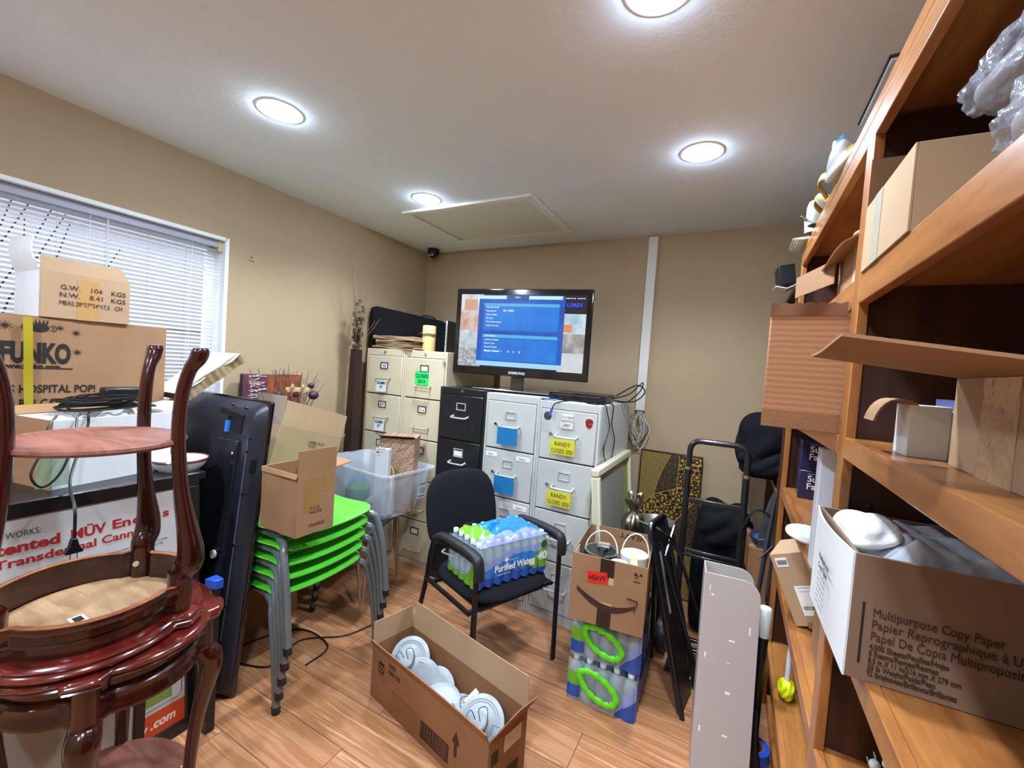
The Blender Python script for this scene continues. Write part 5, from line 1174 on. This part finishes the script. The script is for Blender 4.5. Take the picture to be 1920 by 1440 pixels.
mb = MB(); mb.tube([(-.012, .03, .845), (-.012, .205, .845)], .012, 8); mk('top_tube', mb, M_blackmetal, fc)
for (a, b) in (((.02, .02, .76), (.075, .05, .18)), ((.02, .2, .78), (.08, .23, .3)), ((.03, .02, .70), (.05, .16, .80))):
    mb = MB(); mb.tube([a, b], .009, 8); mk('brace', mb, M_blackmetal, fc)
mb = MB(); mb.tube(smooth_path([(.0, .05, .82), (.03, .05, .80), (.05, .08, .76), (.04, .1, .7), (.02, .1, .68)], 4), .007, 8); mk('catch', mb, M_blackmetal, fc)
mb = MB(); mb.box(-.0118, .07, .42, -.0105, .095, .70); mk('grey_label', mb, mat('label_grey', '8d8f92', .5), fc)
for z in (.5, .3):
    mb = MB(); mb.tube([(-.02, .03, z), (-.005, .03, z)], .008, 10); mk('rivet', mb, M_chrome, fc)

# hand truck
hk = thing('hand_truck', 'tall black steel hand truck standing by the back wall', 'hand truck', (-.055, 2.40, 0), (-2, 0, 0))
M_ht = mat('truck_black', '17191c', .3, coat=.35)
for s_, zz in ((-1, 0), (1, 0)):
    mb = MB(); mb.tube([(s_*.135, 0, .05), (s_*.135, 0, 1.04)], .0165, 12); mk('upright', mb, M_ht, hk)
    mb = MB(); mb.tube([(s_*.135, 0, 1.03), (s_*.135, 0, 1.045)], .019, 12); mk('collar', mb, M_chrome, hk)
mb = MB(); mb.tube([(-.135, 0, 1.0), (-.135, 0, 1.12)]+arcpts((-.085, 0, 1.135), .05, 180, 90, 5)+arcpts((.085, 0, 1.135), .05, 90, 0, 5)+[(.135, 0, 1.12), (.135, 0, 1.0)], .0145, 12); mk('handle', mb, M_ht, hk)
for z in (.872, .61, .585, .15, .10):
    mb = MB(); mb.box(-.135, -.012, z-.012 if z > .8 else z-.008, .135, .012, z+.012 if z > .8 else z+.008); mk('cross_bar', mb, M_ht, hk, .003)
mb = MB(); mb.box(-.16, -.1, .0, .16, .01, .008); mk('toe_plate', mb, M_ht, hk, .002)
for s_ in (-1, 1):
    mb = MB(); M4 = Matrix.Translation((s_*.2, .07, .1)) @ Matrix.Rotation(R(90), 4, 'Y'); mb.lathe([(.03, -.02), (.07, -.02), (.095, -.025), (.1, 0), (.095, .025), (.07, .02), (.03, .02)], 28, M4); mk('wheel', mb, M_blackpl, hk)
    mb = MB(); mb.tube([(s_*.135, 0, .3), (s_*.19, .07, .1)], .009, 8); mk('wheel_bracket', mb, M_ht, hk)
mb = MB(); mb.tube([(-.21, .07, .1), (.21, .07, .1)], .008, 8); mk('axle', mb, M_chrome, hk)

# bags
def lump(name, parent, c, s, m, seed, amp=.07, p=2.6, n=48):
    rnd = random.Random(seed); K = [(rnd.uniform(2, 9), rnd.uniform(2, 9), rnd.uniform(0, 6), rnd.uniform(.3, 1)) for _ in range(6)]
    def f(u, v):
        a = 2*PI*u; t_ = PI*v; ca, sa, ct, st = math.cos(a), math.sin(a), math.cos(t_), math.sin(t_)
        q = 1/((abs(ca*st)**p+abs(sa*st)**p+abs(ct)**p)**(1/p)+1e-6)
        k = q*(1+amp*sum(w_*math.sin(fx*ca*st*1.3+fz_*ct+ph+sa*st*2)/3 for fx, fz_, ph, w_ in K))
        return (c[0]+s[0]*k*ca*st, c[1]+s[1]*k*sa*st, c[2]-s[2]*k*ct)
    mb = MB(); mb.grid(f, n, n//2); return mk(name, mb, m, parent, ang=80)
M_bag = mat('bag_black', '121317', .95, bump=.9, bs=9, spec=.12)
M_bagsheen = mat('bag_black_glossy', '15161a', .9, bump=.9, bs=14, spec=.15)
b2 = thing('backpack', 'black soft bag slumped on the floor behind the hand truck', 'bag', (-.01, 2.84, 0))
lump('bag_body', b2, (0, 0, .39), (.15, .15, .39), M_bag, 3, .05, 4.5, 80)
lump('top_flap', b2, (.01, -.04, .66), (.135, .13, .11), M_bagsheen, 9, .14, 4, 80)
mb = MB(); mb.tube(smooth_path([(-.1, -.14, .6), (-.11, -.165, .4), (-.09, -.15, .2)], 5), .014, 8, flat=.3); mk('shoulder_strap', mb, M_bag, b2)
b1 = thing('duffel_bag', 'large black duffel bag bulging from the end of the far bookcase', 'bag', (.21, 2.78, 1.0))
lump('bag_body', b1, (0, 0, .17), (.185, .24, .175), M_bag, 21, .08, 3.2, 90)
lump('side_pocket', b1, (-.03, -.17, .09), (.14, .09, .08), M_bagsheen, 5, .12)
mb = MB(); mb.tube(smooth_path([(-.13, -.1, .3), (-.1, -.2, .25), (.02, -.24, .24), (.1, -.2, .28)], 5), .012, 8, flat=.3); mk('carry_strap', mb, M_bag, b1)
um = thing('folded_umbrella', 'dark grey folded umbrella propped between the hand truck and the bookcase', 'umbrella')
um.matrix_world = Matrix.Translation((.15, 2.47, 0)) @ Matrix.Rotation(R(4), 4, 'Y')
mb = MB(); mb.grid(lambda u, v: ((.012+.032*math.sin(PI*min(1, .1+.9*v))**.7)*(1+.25*math.cos(7*2*PI*u))*math.cos(2*PI*u), (.012+.032*math.sin(PI*min(1, .1+.9*v))**.7)*(1+.25*math.cos(7*2*PI*u))*math.sin(2*PI*u), .3+.68*v), 56, 12); mk('canopy', mb, mat('umbrella_grey', '34373d', .6), um, ang=70)
mb = MB(); mb.tube([(0, 0, .0), (0, 0, 1.02)], .005, 8); mk('shaft', mb, M_chrome, um)
mb = MB(); mb.tube(smooth_path([(0, 0, 1.0), (0, 0, 1.06), (.02, 0, 1.09), (.045, 0, 1.07)], 4), .009, 8); mk('crook', mb, M_blackpl, um)
cable('bookcase_cable', [(.12, 2.42, .55), (.09, 2.4, .65), (.08, 2.4, .78), (.13, 2.42, .88), (.2, 2.44, .86), (.24, 2.45, .78), (.2, 2.42, .7), (.16, 2.4, .66)], .0045, None, 'black cable looping beside the right upright of the hand truck')
bb = thing('carton', 'worn brown carton on the floor beyond the end of the near bookcase', 'box', (.115, 2.43+.0, .0), (0, 0, 3))
mb = MB(); mb.box(0, 0, 0, .1, .3, .33); mk('lower_body', mb, M_carddark, bb, .003)
bb2 = thing('carton', 'worn brown carton stacked with a creased top beside the hand truck', 'box', (.118, 2.43, .332), (0, 0, 1))
mb = MB(); mb.box(0, 0, 0, .095, .28, .36); mk('box_body', mb, M_carddark, bb2, .003)
mb = MB(); mb.grid(lambda u, v: (.095*u, .28*v, .362+.025*math.sin(3*u+2)*math.sin(8*v)**2), 4, 10, .003); mk('creased_top', mb, M_card, bb2)
lump('blue_pouch', bb2, (.05, .08, .4), (.045, .07, .022), mat('pouch_blue', '2c3a5c', .6), 4)

# white channel panel
wc = thing('white_channel', 'white U-shaped sheet metal cover standing on end, rounded corners at the top', 'panel')
wc.matrix_world = Matrix.Translation((-.043, 1.746, 0)) @ Matrix.Rotation(R(4), 4, 'Z') @ Matrix.Rotation(R(-8.5), 4, 'X')
M_wp = mat('panel_white', 'b3a9a4', .45, var=.04, vs=6)
w_, d_, h_ = .197, .19, .755
prof = [(0, 0), (w_, 0), (w_, h_-.06)]+[(w_-.06+.06*math.cos(R(a)), h_-.06+.06*math.sin(R(a))) for a in range(10, 91, 16)]+[(0, h_)]
A = Matrix.Rotation(R(90), 4, 'X')
mb = MB(); mb.prism(prof, -.006, 0, A); mk('front_plate', mb, M_wp, wc, .0015)
mb = MB(); mb.prism(prof, -.006, 0, Matrix.Translation((0, d_, 0)) @ A); mk('rear_plate', mb, M_wp, wc, .0015)
mb = MB(); mb.box(0, .006, 0, .006, d_, h_); mk('web', mb, M_wp, wc)
mb = MB()
for (x, z, a, b) in ((.02, .69, .004, .02), (.028, .672, .009, .008), (.1, .52, .02, .006), (.165, .56, .005, .03), (.02, .44, .006, .018), (.1, .44, .008, .003), (.02, .17, .006, .02), (.1, .18, .018, .006), (.1, .33, .016, .01)): mb.box(x, -.0006, z, x+a, -.0001, z+b)
mk('punched_slots', mb, mat('slot_white', 'efe9e0', .5), wc)
vc = thing('stick_vacuum', 'black pole with a white cylindrical head standing behind the white cover', 'vacuum', (.168, 1.92, 0))
mb = MB(); mb.lathe([(.018, 0), (.02, .02), (.016, .1), (.016, .42), (.02, .53)], 20); mk('pole', mb, M_blackpl, vc)
mb = MB(); mb.lathe([(.0, .53), (.022, .53), (.024, .54), (.024, .635), (.02, .642), (0, .642)], 24, cap=False); mk('head', mb, mat('head_white', 'dde4e6', .35), vc)
cable('hose', [(.168, 1.9, .25), (.172, 1.86, .12), (.19, 1.84, .05), (.215, 1.78, .022), (.20, 1.70, .014), (.16, 1.6, .012), (.10, 1.5, .012)], .011, None, 'thick black hose curving to the floor beside the blue tape roll', 'hose')
tp = thing('tape_roll', 'blue masking tape roll on the floor against the bookcase', 'tape', (.172, 1.98, 0))
mb = MB(); mb.lathe([(.04, 0), (.062, 0), (.062, .05), (.04, .05), (.04, 0)], 36, cap=False); mk('tape', mb, mat('tape_blue', '2c57c8', .4), tp, .001)
mb = MB(); mb.lathe([(.037, 0), (.04, 0), (.04, .05), (.037, .05), (.037, 0)], 36, cap=False); mk('core', mb, M_card, tp)

# ================================================================== BOOKCASES
M_shelf = wood('shelf_wood_y', 'c28246', '965a2c', .3, (8, 1, 8), coat=.25, vs=3)      # grain along y
M_post = wood('shelf_wood_z', 'c28246', '965a2c', .33, (8, 8, 1), coat=.2, vs=3)
M_panel = wood('shelf_panel_shade', '52301e', '361c11', .45, (6, 6, 1), vs=2.5)  # darker copy of the shelf wood, interior shade put into the colour
bc = thing('bookcase', 'tall stained wooden bookcase filling the right side', 'bookcase', (.22, 0, 0))
D = .42
SH_ = [(1.692, 1.755), (1.352, 1.397), (.992, 1.036), (.642, .684), (.258, .30)]
y0, y1, yp = -.30, 2.38, 1.21
for n_, ya, yb in (('side_panel', y0, y0+.022), ('side_panel', y1-.022, y1), ('middle_panel', yp-.011, yp+.011)):
    mb = MB(); mb.box(.018, ya, 0, D, yb, 2.10); mk(n_, mb, M_panel, bc, .001)
mb = MB(); mb.box(D, y0, 0, D+.012, y1, 2.13); mk('back_panel', mb, M_panel, bc)
mb = MB(); mb.box(0, y0, 2.105, D, y1, 2.138); mk('top_board', mb, M_shelf, bc, .002)
for ya, yb in ((y0, y0+.04), (y1-.045, y1), (yp-.03, yp+.03)):
    mb = MB(); mb.box(0, ya, 0, .02, yb, 2.105); mk('face_post', mb, M_post, bc, .002)
for z0_, z1_ in SH_:
    for ya, yb in ((y0+.022, yp-.011), (yp+.011, y1-.022)):
        mb = MB(); mb.box(.02, ya, z1_-.022, D, yb, z1_); mk('shelf', mb, M_shelf, bc, .001)
        fa, fb_ = (y0+.04, yp-.03) if ya < yp-.1 else (yp+.03, y1-.045)
        mb = MB(); mb.box(0, fa, z0_, .02, fb_, z1_+.001); mk('shelf_edge', mb, M_shelf, bc, .002)
for fa, fb_ in ((y0+.04, yp-.03), (yp+.03, y1-.045)):
    mb = MB(); mb.box(0, fa, 2.055, .02, fb_, 2.105); mk('top_rail', mb, M_shelf, bc, .002)
    mb = MB(); mb.box(.02, fa, .0, .035, fb_, .05); mk('plinth', mb, M_shelf, bc)
mb = MB()
for (yy, z) in ((yp-.012, 1.62), (yp-.012, 1.25)): mb.sphere((.06, yy, z), (.007, .002, .007), 8)
mk('wood_knot', mb, mat('knot_dark', '24120b', .6), bc)
bc2 = thing('bookcase', 'darker second bookcase beyond the tall one, at the back wall', 'bookcase', (.215, 2.42, 0))
M_dk = wood('shelf_dark', '5a3222', '3a1f15', .4, (6, 6, 1), vs=3)
for ya in (0, .74):
    mb = MB(); mb.box(0, ya, 0, .4, ya+.022, 2.0); mk('side_panel', mb, M_dk, bc2, .001)
for z in (.05, .36, .66, .96, 1.35, 1.70, 1.98):
    mb = MB(); mb.box(0, .022, z, .4, .74, z+.022); mk('shelf', mb, M_shelf if z < 1.2 else M_dk, bc2, .001)
mb = MB(); mb.box(.4, 0, 0, .41, .762, 2.0); mk('back_panel', mb, M_dk, bc2)

# ---------------------------------------------- things on top of the bookcase
bx3 = thing('speaker_box', 'small black box on a white bracket on top of the far bookcase', 'box', (.16, 2.6, 2.005), (0, -8, 4))
mb = MB(); mb.box(0, 0, .02, .07, .14, .12); mk('housing', mb, M_blackpl, bx3, .003)
mb = MB(); mb.grid(lambda u, v: (-.02+.1*u, .14*v, .0+.018*abs(2*u-1)), 8, 3, .004); mk('bracket', mb, M_white, bx3)
M_strap = mat('strap_gold', 'c2a24a', .5)
ys_ = thing('strap_coil', 'yellow woven strap looped over the top edge of the bookcase', 'strap', (.25, 1.72, 2.138))
for a in ([(0, -.22, .01), (-.02, -.2, .05), (-.03, -.15, .055), (-.02, -.1, .02)], [(-.02, -.08, .01), (-.055, -.03, .05), (-.06, .03, .05), (-.03, .06, .01)], [(-.02, .07, .01), (-.05, .12, .04), (-.05, .18, .035), (-.01, .22, .008)]):
    mb = MB(); mb.tube(smooth_path(a, 6), .012, 8, flat=.25); mk('loop', mb, M_strap, ys_)
M_film = mat('bag_film', 'dfe6ea', .25, alpha=.85, coat=.3)
pbg = thing('plastic_bag', 'crumpled white and blue plastic bag on top of the bookcase', 'bag', (.235, 1.60, 2.14))
lump('bag_body', pbg, (0, 0, .045), (.045, .09, .045), M_film, 31, .2)
mb = MB(); mb.grid(lambda u, v: (-.02-.02*math.sin(3*v), -.07+.1*v, .075+.02*u+.004*math.sin(20*v)), 4, 10, .001); mk('blue_print', mb, mat('film_print_blue', '3f8fc8', .3), pbg)
lmp = thing('white_cup', 'white rounded plastic shade on top of the bookcase near the far end', 'lamp shade', (.225, 2.03, 2.138))
mb = MB(); mb.lathe([(.03, 0), (.036, .02), (.036, .07), (.03, .09), (.012, .1), (0, .101)], 24, cap=False); mk('shade', mb, mat('shade_pale', 'cfe4e6', .35), lmp)
mb = MB(); mb.tube([(-.03, .0, .02), (-.055, -.03, .03)], [.008, .002], 6); mk('spout', mb, mat('spout_grey', 'a0989c', .5), lmp)
wj = thing('white_jug', 'small white plastic pot next to the rounded shade on the bookcase', 'pot', (.225, 2.13, 2.138))
mb = MB(); mb.lathe([(.028, 0), (.032, .05), (.026, .07), (0, .072)], 20, cap=False); mk('pot_body', mb, M_white, wj)
pp = thing('paper_sheets', 'loose white sheets hanging over the far top edge of the bookcase', 'papers', (.22, 2.2, 2.138))
for i in range(3):
    mb = MB(); mb.grid(lambda u, v, i=i: (-.035+.1*u-.008*i, .02+.2*v+.02*i, .006+.008*i+.01*math.sin(3*v+i)*u), 4, 6, .0015); mk('sheet', mb, mat('sheet_blueish', 'd8e4e8', .5), pp)

# ---------------------------------------------- near bay
bA = thing('carton', 'open carton with clear tape on the upper shelf of the near bay', 'box', (.216, 1.165, 1.756), (0, 0, -90))
carton(bA, .285, .3, .138, M_cardlight, M_card, flaps=(('x0', .1, -3, .0, .0, M_card), ('y1', .09, 20), ('y0', .0, 0))[:2])
mb = MB(); mb.box(.07, -.001, .0, .12, -.0002, .137); mk('clear_tape', mb, mat('clear_tape', 'cfc9b8', .15, coat=.5, alpha=.8), bA)
M_cling = mat('cling_wrap', 'aeb3bd', .08, alpha=.5, coat=1, bump=1.0, bs=35)
def wrap(name, label, pts, r, seed):
    t = thing(name, label, 'plastic wrap', pts[0]); P = smooth_path([Vector(p)-Vector(pts[0]) for p in pts], 30); n = len(P)
    vs = []; seg = 60
    for i, p in enumerate(P):
        taper = min(1, .55+i*.16)
        for k in range(seg):
            a = 2*PI*k/seg; q = r*taper*(1+.10*math.sin(3*a+i*.21+seed)+.06*math.sin(7*a-i*.37)+.035*math.sin(15*a+i*1.1)+.03*math.sin(23*a-i*.8+seed)); vs.append(p+Vector((q*math.cos(a), 0, q*math.sin(a))))
    fs = [(i*seg+k, i*seg+(k+1) % seg, (i+1)*seg+(k+1) % seg, (i+1)*seg+k) for i in range(n-1) for k in range(seg)]+[tuple(range(seg)), tuple((n-1)*seg+k for k in range(seg))]
    mb = MB(); mb.add(vs, fs); mk('film', mb, M_cling, t, ang=50)
    mb = MB(); mb.tube([p+Vector((0, -.01, 0)) for p in P], r*.62, 24); mk('core', mb, mat('roll_grey', 'a9abb2', .5), t); return t
wrap('wrapped_roll', 'long roll wrapped in glossy clear plastic on the top of the near shelf', [(.305, .90, 1.955), (.31, .6, 1.945), (.32, .1, 1.94)], .042, 3)
wrap('wrapped_bundle', 'lower bundle in crumpled clear plastic on the upper shelf of the near bay', [(.30, .74, 1.828), (.31, .4, 1.828), (.32, 0, 1.828)], .058, 8)
wrap('wrapped_bundle', 'bundle in clear plastic lying behind the long wrapped roll', [(.41, .86, 1.825), (.41, .5, 1.825), (.42, 0, 1.825)], .055, 12)
nv = thing('book', 'dark navy book edge behind the plastic wrapped rolls', 'book', (.40, .90, 1.757))
mb = MB(); mb.box(0, .0, 0, .16, .2, .15); mk('cover', mb, mat('book_navy', '1c2a4c', .5), nv, .002)

bB = thing('carton', 'taped carton with a wide open flap on the middle shelf of the near bay', 'box', (.300, .905, 1.397), (0, 0, -93))
carton(bB, .355, .28, .135, M_cardlight, M_cardin, flaps=(('y0', .19, 83, .0, .0, M_cardin),))
mb = MB(); mb.box(.1, -.001, 0, .2, -.0002, .134); mk('clear_tape', mb, mat('tape_frosted', 'b89c78', .15, coat=.6, alpha=.9, bump=.6, bs=40), bB)
sw = thing('small_carton', 'small white carton with a curled brown flap beside the taped carton', 'box', (.262, .95, 1.397), (0, 0, 0))
carton(sw, .052, .07, .088, M_whitecard, M_card, bottom=True)
mb = MB(); mb.grid(lambda u, v: (.01-.06*math.sin(1.3*v), .07*u*(1-.1*v), .09+.012*math.sin(PI*v)-.035*v*v), 6, 8, .003); mk('curled_flap', mb, M_card, sw)
mb = MB(); mb.box(.053, .012, 0, .07, .07, .08); mk('inner_box', mb, M_white, sw)
ot_ = thing('folder', 'blue and orange folder edge behind the small white carton', 'folder', (.345, .98, 1.397))
mb = MB(); mb.box(0, 0, 0, .1, .14, .1); mk('blue_cover', mb, mat('folder_blue', '6a78b8', .5), ot_)
mb = MB(); mb.box(.02, .03, .1, .1, .12, .108); mk('orange_cover', mb, mat('folder_orange', 'd0502c', .5), ot_)

cpx = thing('carton', 'white ended copy paper carton stuffed with a plastic bag on the near bay', 'box', (.193, .870, 1.037), (0, 0, 1.3))
CWD, CDD, CHH = .40, .295, .204
carton(cpx, CWD, CDD, CHH, mat('copy_brown', '7d6450', .7, var=.08, vs=6), M_cardin, th=.005)
mb = MB(); mb.grid(lambda u, v: (-.0035-.012*math.sin(PI*u)*v, CDD*(1-u), CHH*v), 10, 8, .003); mk('white_end', mb, M_whitecard, cpx)
Fc = lambda x, z: face((x, -.0009, z), (1, 0, 0), (0, 0, 1))
mb = MB(); mb.box(.014, -.001, .028, .0172, -.0002, .128); mk('printed_bar', mb, M_ink, cpx)
T8 = [('Multipurpose Copy Paper', .0205, .108, .15), ('Papier Reprographique à Usages Multiples', .0205, .089, .262), ('Papel De Copia Multiproposito', .0205, .070, .18), ('4,000 Sheets/Feuilles/Hojas', .0125, .0555, .095), ('8 Reams/Rames/Resmas', .0125, .0445, .084), ('8.5 in X 11 in/216 mm X 279 mm', .0125, .0335, .11), ('20 lb Weight/Poids/Peso', .0125, .0225, .082), ('92 Brightness/Brillance/Brillantez', .0125, .0115, .107)]
lettering([(a_, b_2, Fc(.027, z_), dict(w=w_2, bold=.02 if b_2 < .02 else 0)) for a_, b_2, z_, w_2 in T8], M_brownink, cpx, 'printed_text')
Fe = lambda y, z: face((-.016, y, z), (0, -1, 0), (0, 0, 1))
lettering([('Multipurpose', .016, Fe(.17, .13)), ('Copy Paper', .016, Fe(.17, .112))]+[('------- ---- -----', .011, Fe(.17, .098-.011*i)) for i in range(6)], mat('grey_ink', '4a4a4c'), cpx, 'end_text')
pbag = thing('plastic_bag', 'translucent plastic bag with teal letters spilling out of the copy paper carton', 'bag', (.34, 1.0, 1.15))
M_pb = mat('bag_translucent', 'c3cad2', .2, alpha=.72, coat=.6, bump=.9, bs=18)
rnd = random.Random(5)
def bagf(u, v):
    x = -.12+.37*u; y = -.115+.215*v; e = min(1, min(u, 1-u)*6)*min(1, min(v, 1-v)*5)
    return (x, y, .035+.085*e*(.8+.2*math.sin(4*u+2))+.008*math.sin(13*u+4*v)*e+.006*math.sin(19*v-7*u)*e+.0025*math.sin(47*u+31*v)*e)
mb = MB(); mb.grid(bagf, 80, 48, .0015); mk('film', mb, M_pb, pbag, ang=60)
lump('white_end', pbag, (-.1, .03, .085), (.045, .075, .03), mat('foam_white', 'dfe2e0', .5, bump=.4, bs=40), 14, .16, 3.2)
lettering([('PartyC', .036, face((-.02, -.04, .155), (1, -.15, .0), (0, .9, .42)), dict(bold=.02, sp=1.3))], mat('teal_print', '1f6a74', .5), pbag, 'bag_lettering')
mb = MB(); mb.box(-.09, -.1, -.02, .1, .1, .05); mk('purple_contents', mb, mat('contents_purple', '3a3a78', .5), pbag)
orn = thing('glass_ornament', 'small glass and leaf ornament low on the near bay shelf', 'ornament', (.33, 1.08, .684))
for i in range(14):
    a = i*2.4; r_ = .01+.03*random.random()
    mb = MB(); mb.tube([(r_*.3*math.cos(a), r_*.3*math.sin(a), 0), (r_*1.6*math.cos(a), r_*1.6*math.sin(a), .05+.04*random.random())], [.004, .0015], 5); mk('leaf', mb, mat('leaf_pale', '9fae9c', .5), orn)
for i in range(4):
    mb = MB(); mb.sphere((.03*math.cos(i*1.6), .03*math.sin(i*1.6), .06+.012*i), .01, 10); mk('glass_bead', mb, mat('bead_glass', 'dfe4ea', .05, coat=1), orn)

# ---------------------------------------------- far bay
fA = thing('carton', 'carton with a torn side flap on the upper shelf of the far bay', 'box', (.245, 1.60, 1.756), (0, 0, -90))
carton(fA, .30, .28, .13, M_card, M_cardin, flaps=(('y0', .05, 120, 0, 0, M_cardin), ('x1', .1, 30), ('y1', .06, 10)))
mb = MB(); mb.grid(lambda u, v: (-.24*u, -.02-.07*u+.0*v, .125-.07*v+.0*u), 6, 4, .003, Matrix.Translation((.06, 0, 0))); mk('hanging_flap', mb, M_card, fA)
mb = MB(); mb.box(.2, -.0012, 0, .25, -.0002, .13); mk('clear_tape', mb, mat('clear_tape', 'cfc9b8'), fA)
lump('torn_paper', fA, (.2, .03, .145), (.06, .03, .016), mat('torn_tan', 'c9ad88', .9), 17, .3)

m_corr = bpy.data.materials.new('corrugated'); m_corr.use_nodes = True; nt = m_corr.node_tree; b_ = nt.nodes['Principled BSDF']; b_.inputs['Roughness'].default_value = .85
tc = nt.nodes.new('ShaderNodeTexCoord'); wv = nt.nodes.new('ShaderNodeTexWave'); wv.bands_direction = 'Z'; wv.inputs['Scale'].default_value = 22; wv.inputs['Distortion'].default_value = 1.5; wv.inputs['Detail'].default_value = 3
cr = nt.nodes.new('ShaderNodeValToRGB'); cr.color_ramp.elements[0].color = lin('9c6c48'); cr.color_ramp.elements[1].color = lin('ac7c56')
nt.links.new(tc.outputs['Object'], wv.inputs[0]); nt.links.new(wv.outputs[1], cr.inputs[0]); nt.links.new(cr.outputs[0], b_.inputs['Base Color'])
bp = nt.nodes.new('ShaderNodeBump'); bp.inputs['Strength'].default_value = .1; nt.links.new(wv.outputs[1], bp.inputs['Height']); nt.links.new(bp.outputs[0], b_.inputs['Normal'])
fB = thing('carton', 'large ribbed cardboard carton jutting out of the far bay of the bookcase', 'box', (.062, 1.265, 1.398), (0, 0, -4))
mb = MB(); mb.box(0, 0, 0, .42, .42, .286); mk('box_body', mb, m_corr, fB, .004)
mb = MB(); mb.grid(lambda u, v: (.155*u, -.002+.004*math.sin(9*u)*v, .278+.032*v+.002*math.sin(40*u)*v), 24, 3, .004); mk('torn_top_flap', mb, mat('torn_dark', '6e472e', .9), fB)
mb = MB(); mb.box(.0, -.0012, .0, .158, -.0001, .045); mk('bottom_flap', mb, M_carddark, fB, .001)
mb = MB(); mb.prism([(.08, 0), (.2, 0), (.2, -.07)], -.004, .0, Matrix.Rotation(R(90), 4, 'X')); mk('hanging_corner', mb, M_carddark, fB)
M_surg = mat('carton_indigo', '26284a', .25, coat=.4)
for i, lab in enumerate(('lower dark indigo box of surgical masks on the far bay shelf', 'upper dark indigo box of surgical masks stacked on the far bay shelf')):
    sgx = thing('mask_box', lab, 'box', (.262, 2.16, 1.037+i*.124), (0, 0, -3), 'boxes of surgical masks')
    mb = MB(); mb.box(0, 0, 0, .17, .16, .121); mk('box_body', mb, M_surg, sgx, .004)
    lettering([('Surgical', .037, face((.03, -.0008, .075), (1, 0, 0), (0, 0, 1)), dict(bold=.01)), ('Facemask', .037, face((.028, -.0008, .043), (1, 0, 0), (0, 0, 1)), dict(bold=.01)), ('-------', .012, face((.03, -.0008, .105), (1, 0, 0), (0, 0, 1)))], M_white, sgx, 'box_lettering')
fp = thing('foam_sheet', 'upright white foam panel at the front of the far bay, behind the post', 'panel', (.205, 1.335, 1.037), (0, 0, 0))
mb = MB(); mb.box(0, 0, 0, .034, .05, .312); mk('panel_body', mb, mat('foam_panel_white', 'd3d9e2', .6), fp, .003)
pl = thing('white_tray', 'white rounded plastic tray lying on the far bay shelf', 'tray', (.235, 1.62, 1.037))
mb = MB(); mb.prism([(.06*math.cos(R(a)), .09*math.sin(R(a))) for a in range(0, 360, 12)], .0, .012); mk('tray_body', mb, mat('foam_white', 'dfe2e0'), pl, .004)
lb_ = thing('carton', 'tan shipping carton with two paper labels tilting out of the far bay', 'box')
lb_.matrix_world = Matrix.Translation((.262, 1.74, .692)) @ Matrix.Rotation(R(-14), 4, 'Z') @ Matrix.Rotation(R(-24), 4, 'Y')
mb = MB(); mb.box(-.02, 0, 0, .09, .2, .24); mk('box_body', mb, M_cardlight, lb_, .003)
mb = MB(); mb.box(-.008, -.0012, .195, .028, -.0002, .225); mb.box(.02, -.0012, .035, .088, -.0002, .13); mk('paper_label', mb, M_white, lb_)
lettering([('IIIIII', .02, face((-.004, -.0015, .203), (1, 0, 0), (0, 0, 1)), dict(bold=.04)), ('---------\n--------', .012, face((.028, -.0015, .11), (1, 0, 0), (0, 0, 1))), ('EZQM 3KZ', .014, face((.026, -.0015, .055), (1, 0, 0), (0, 0, 1)), dict(bold=.03))], mat('grey_ink', '4a4a4c'), lb_, 'label_text')
mb = MB(); mb.grid(lambda u, v: (.02+.07*u, -.004-.004*math.sin(9*u), -.004+.02*v), 8, 2, .002); mk('crushed_edge', mb, M_carddark, lb_)
fD = thing('carton', 'brown carton lying on the lower shelf of the far bay behind the tilting one', 'box', (.27, 1.3, .686))
mb = MB(); mb.box(0, 0, 0, .3, .32, .2); mk('box_body', mb, M_card, fD, .003)
ybr = thing('scrub_brush', 'neon yellow scrubber on a white handle standing on the low far bay shelf', 'brush', (.262, 1.95, .302))
lump('scrub_head', ybr, (0, 0, .035), (.026, .035, .035), mat('scrub_yellow', 'd6e010', .5), 6, .15)
mb = MB(); mb.tube([(0, 0, .06), (.004, .01, .2), (.006, .015, .33)], .009, 10); mk('handle', mb, mat('handle_pale', 'd3dae0', .4), ybr)
# marks on the window wall
pmk = mk('wall_scuffs', MB().box(XL, 1.555, 2.055, XL+.0015, 1.57, 2.06).box(XL, 1.55, 2.035, XL+.0015, 1.56, 2.041).box(XL, 1.565, 2.033, XL+.0015, 1.576, 2.038), M_ink); tag(pmk, 'small dark anchor holes in the window wall', 'marks')
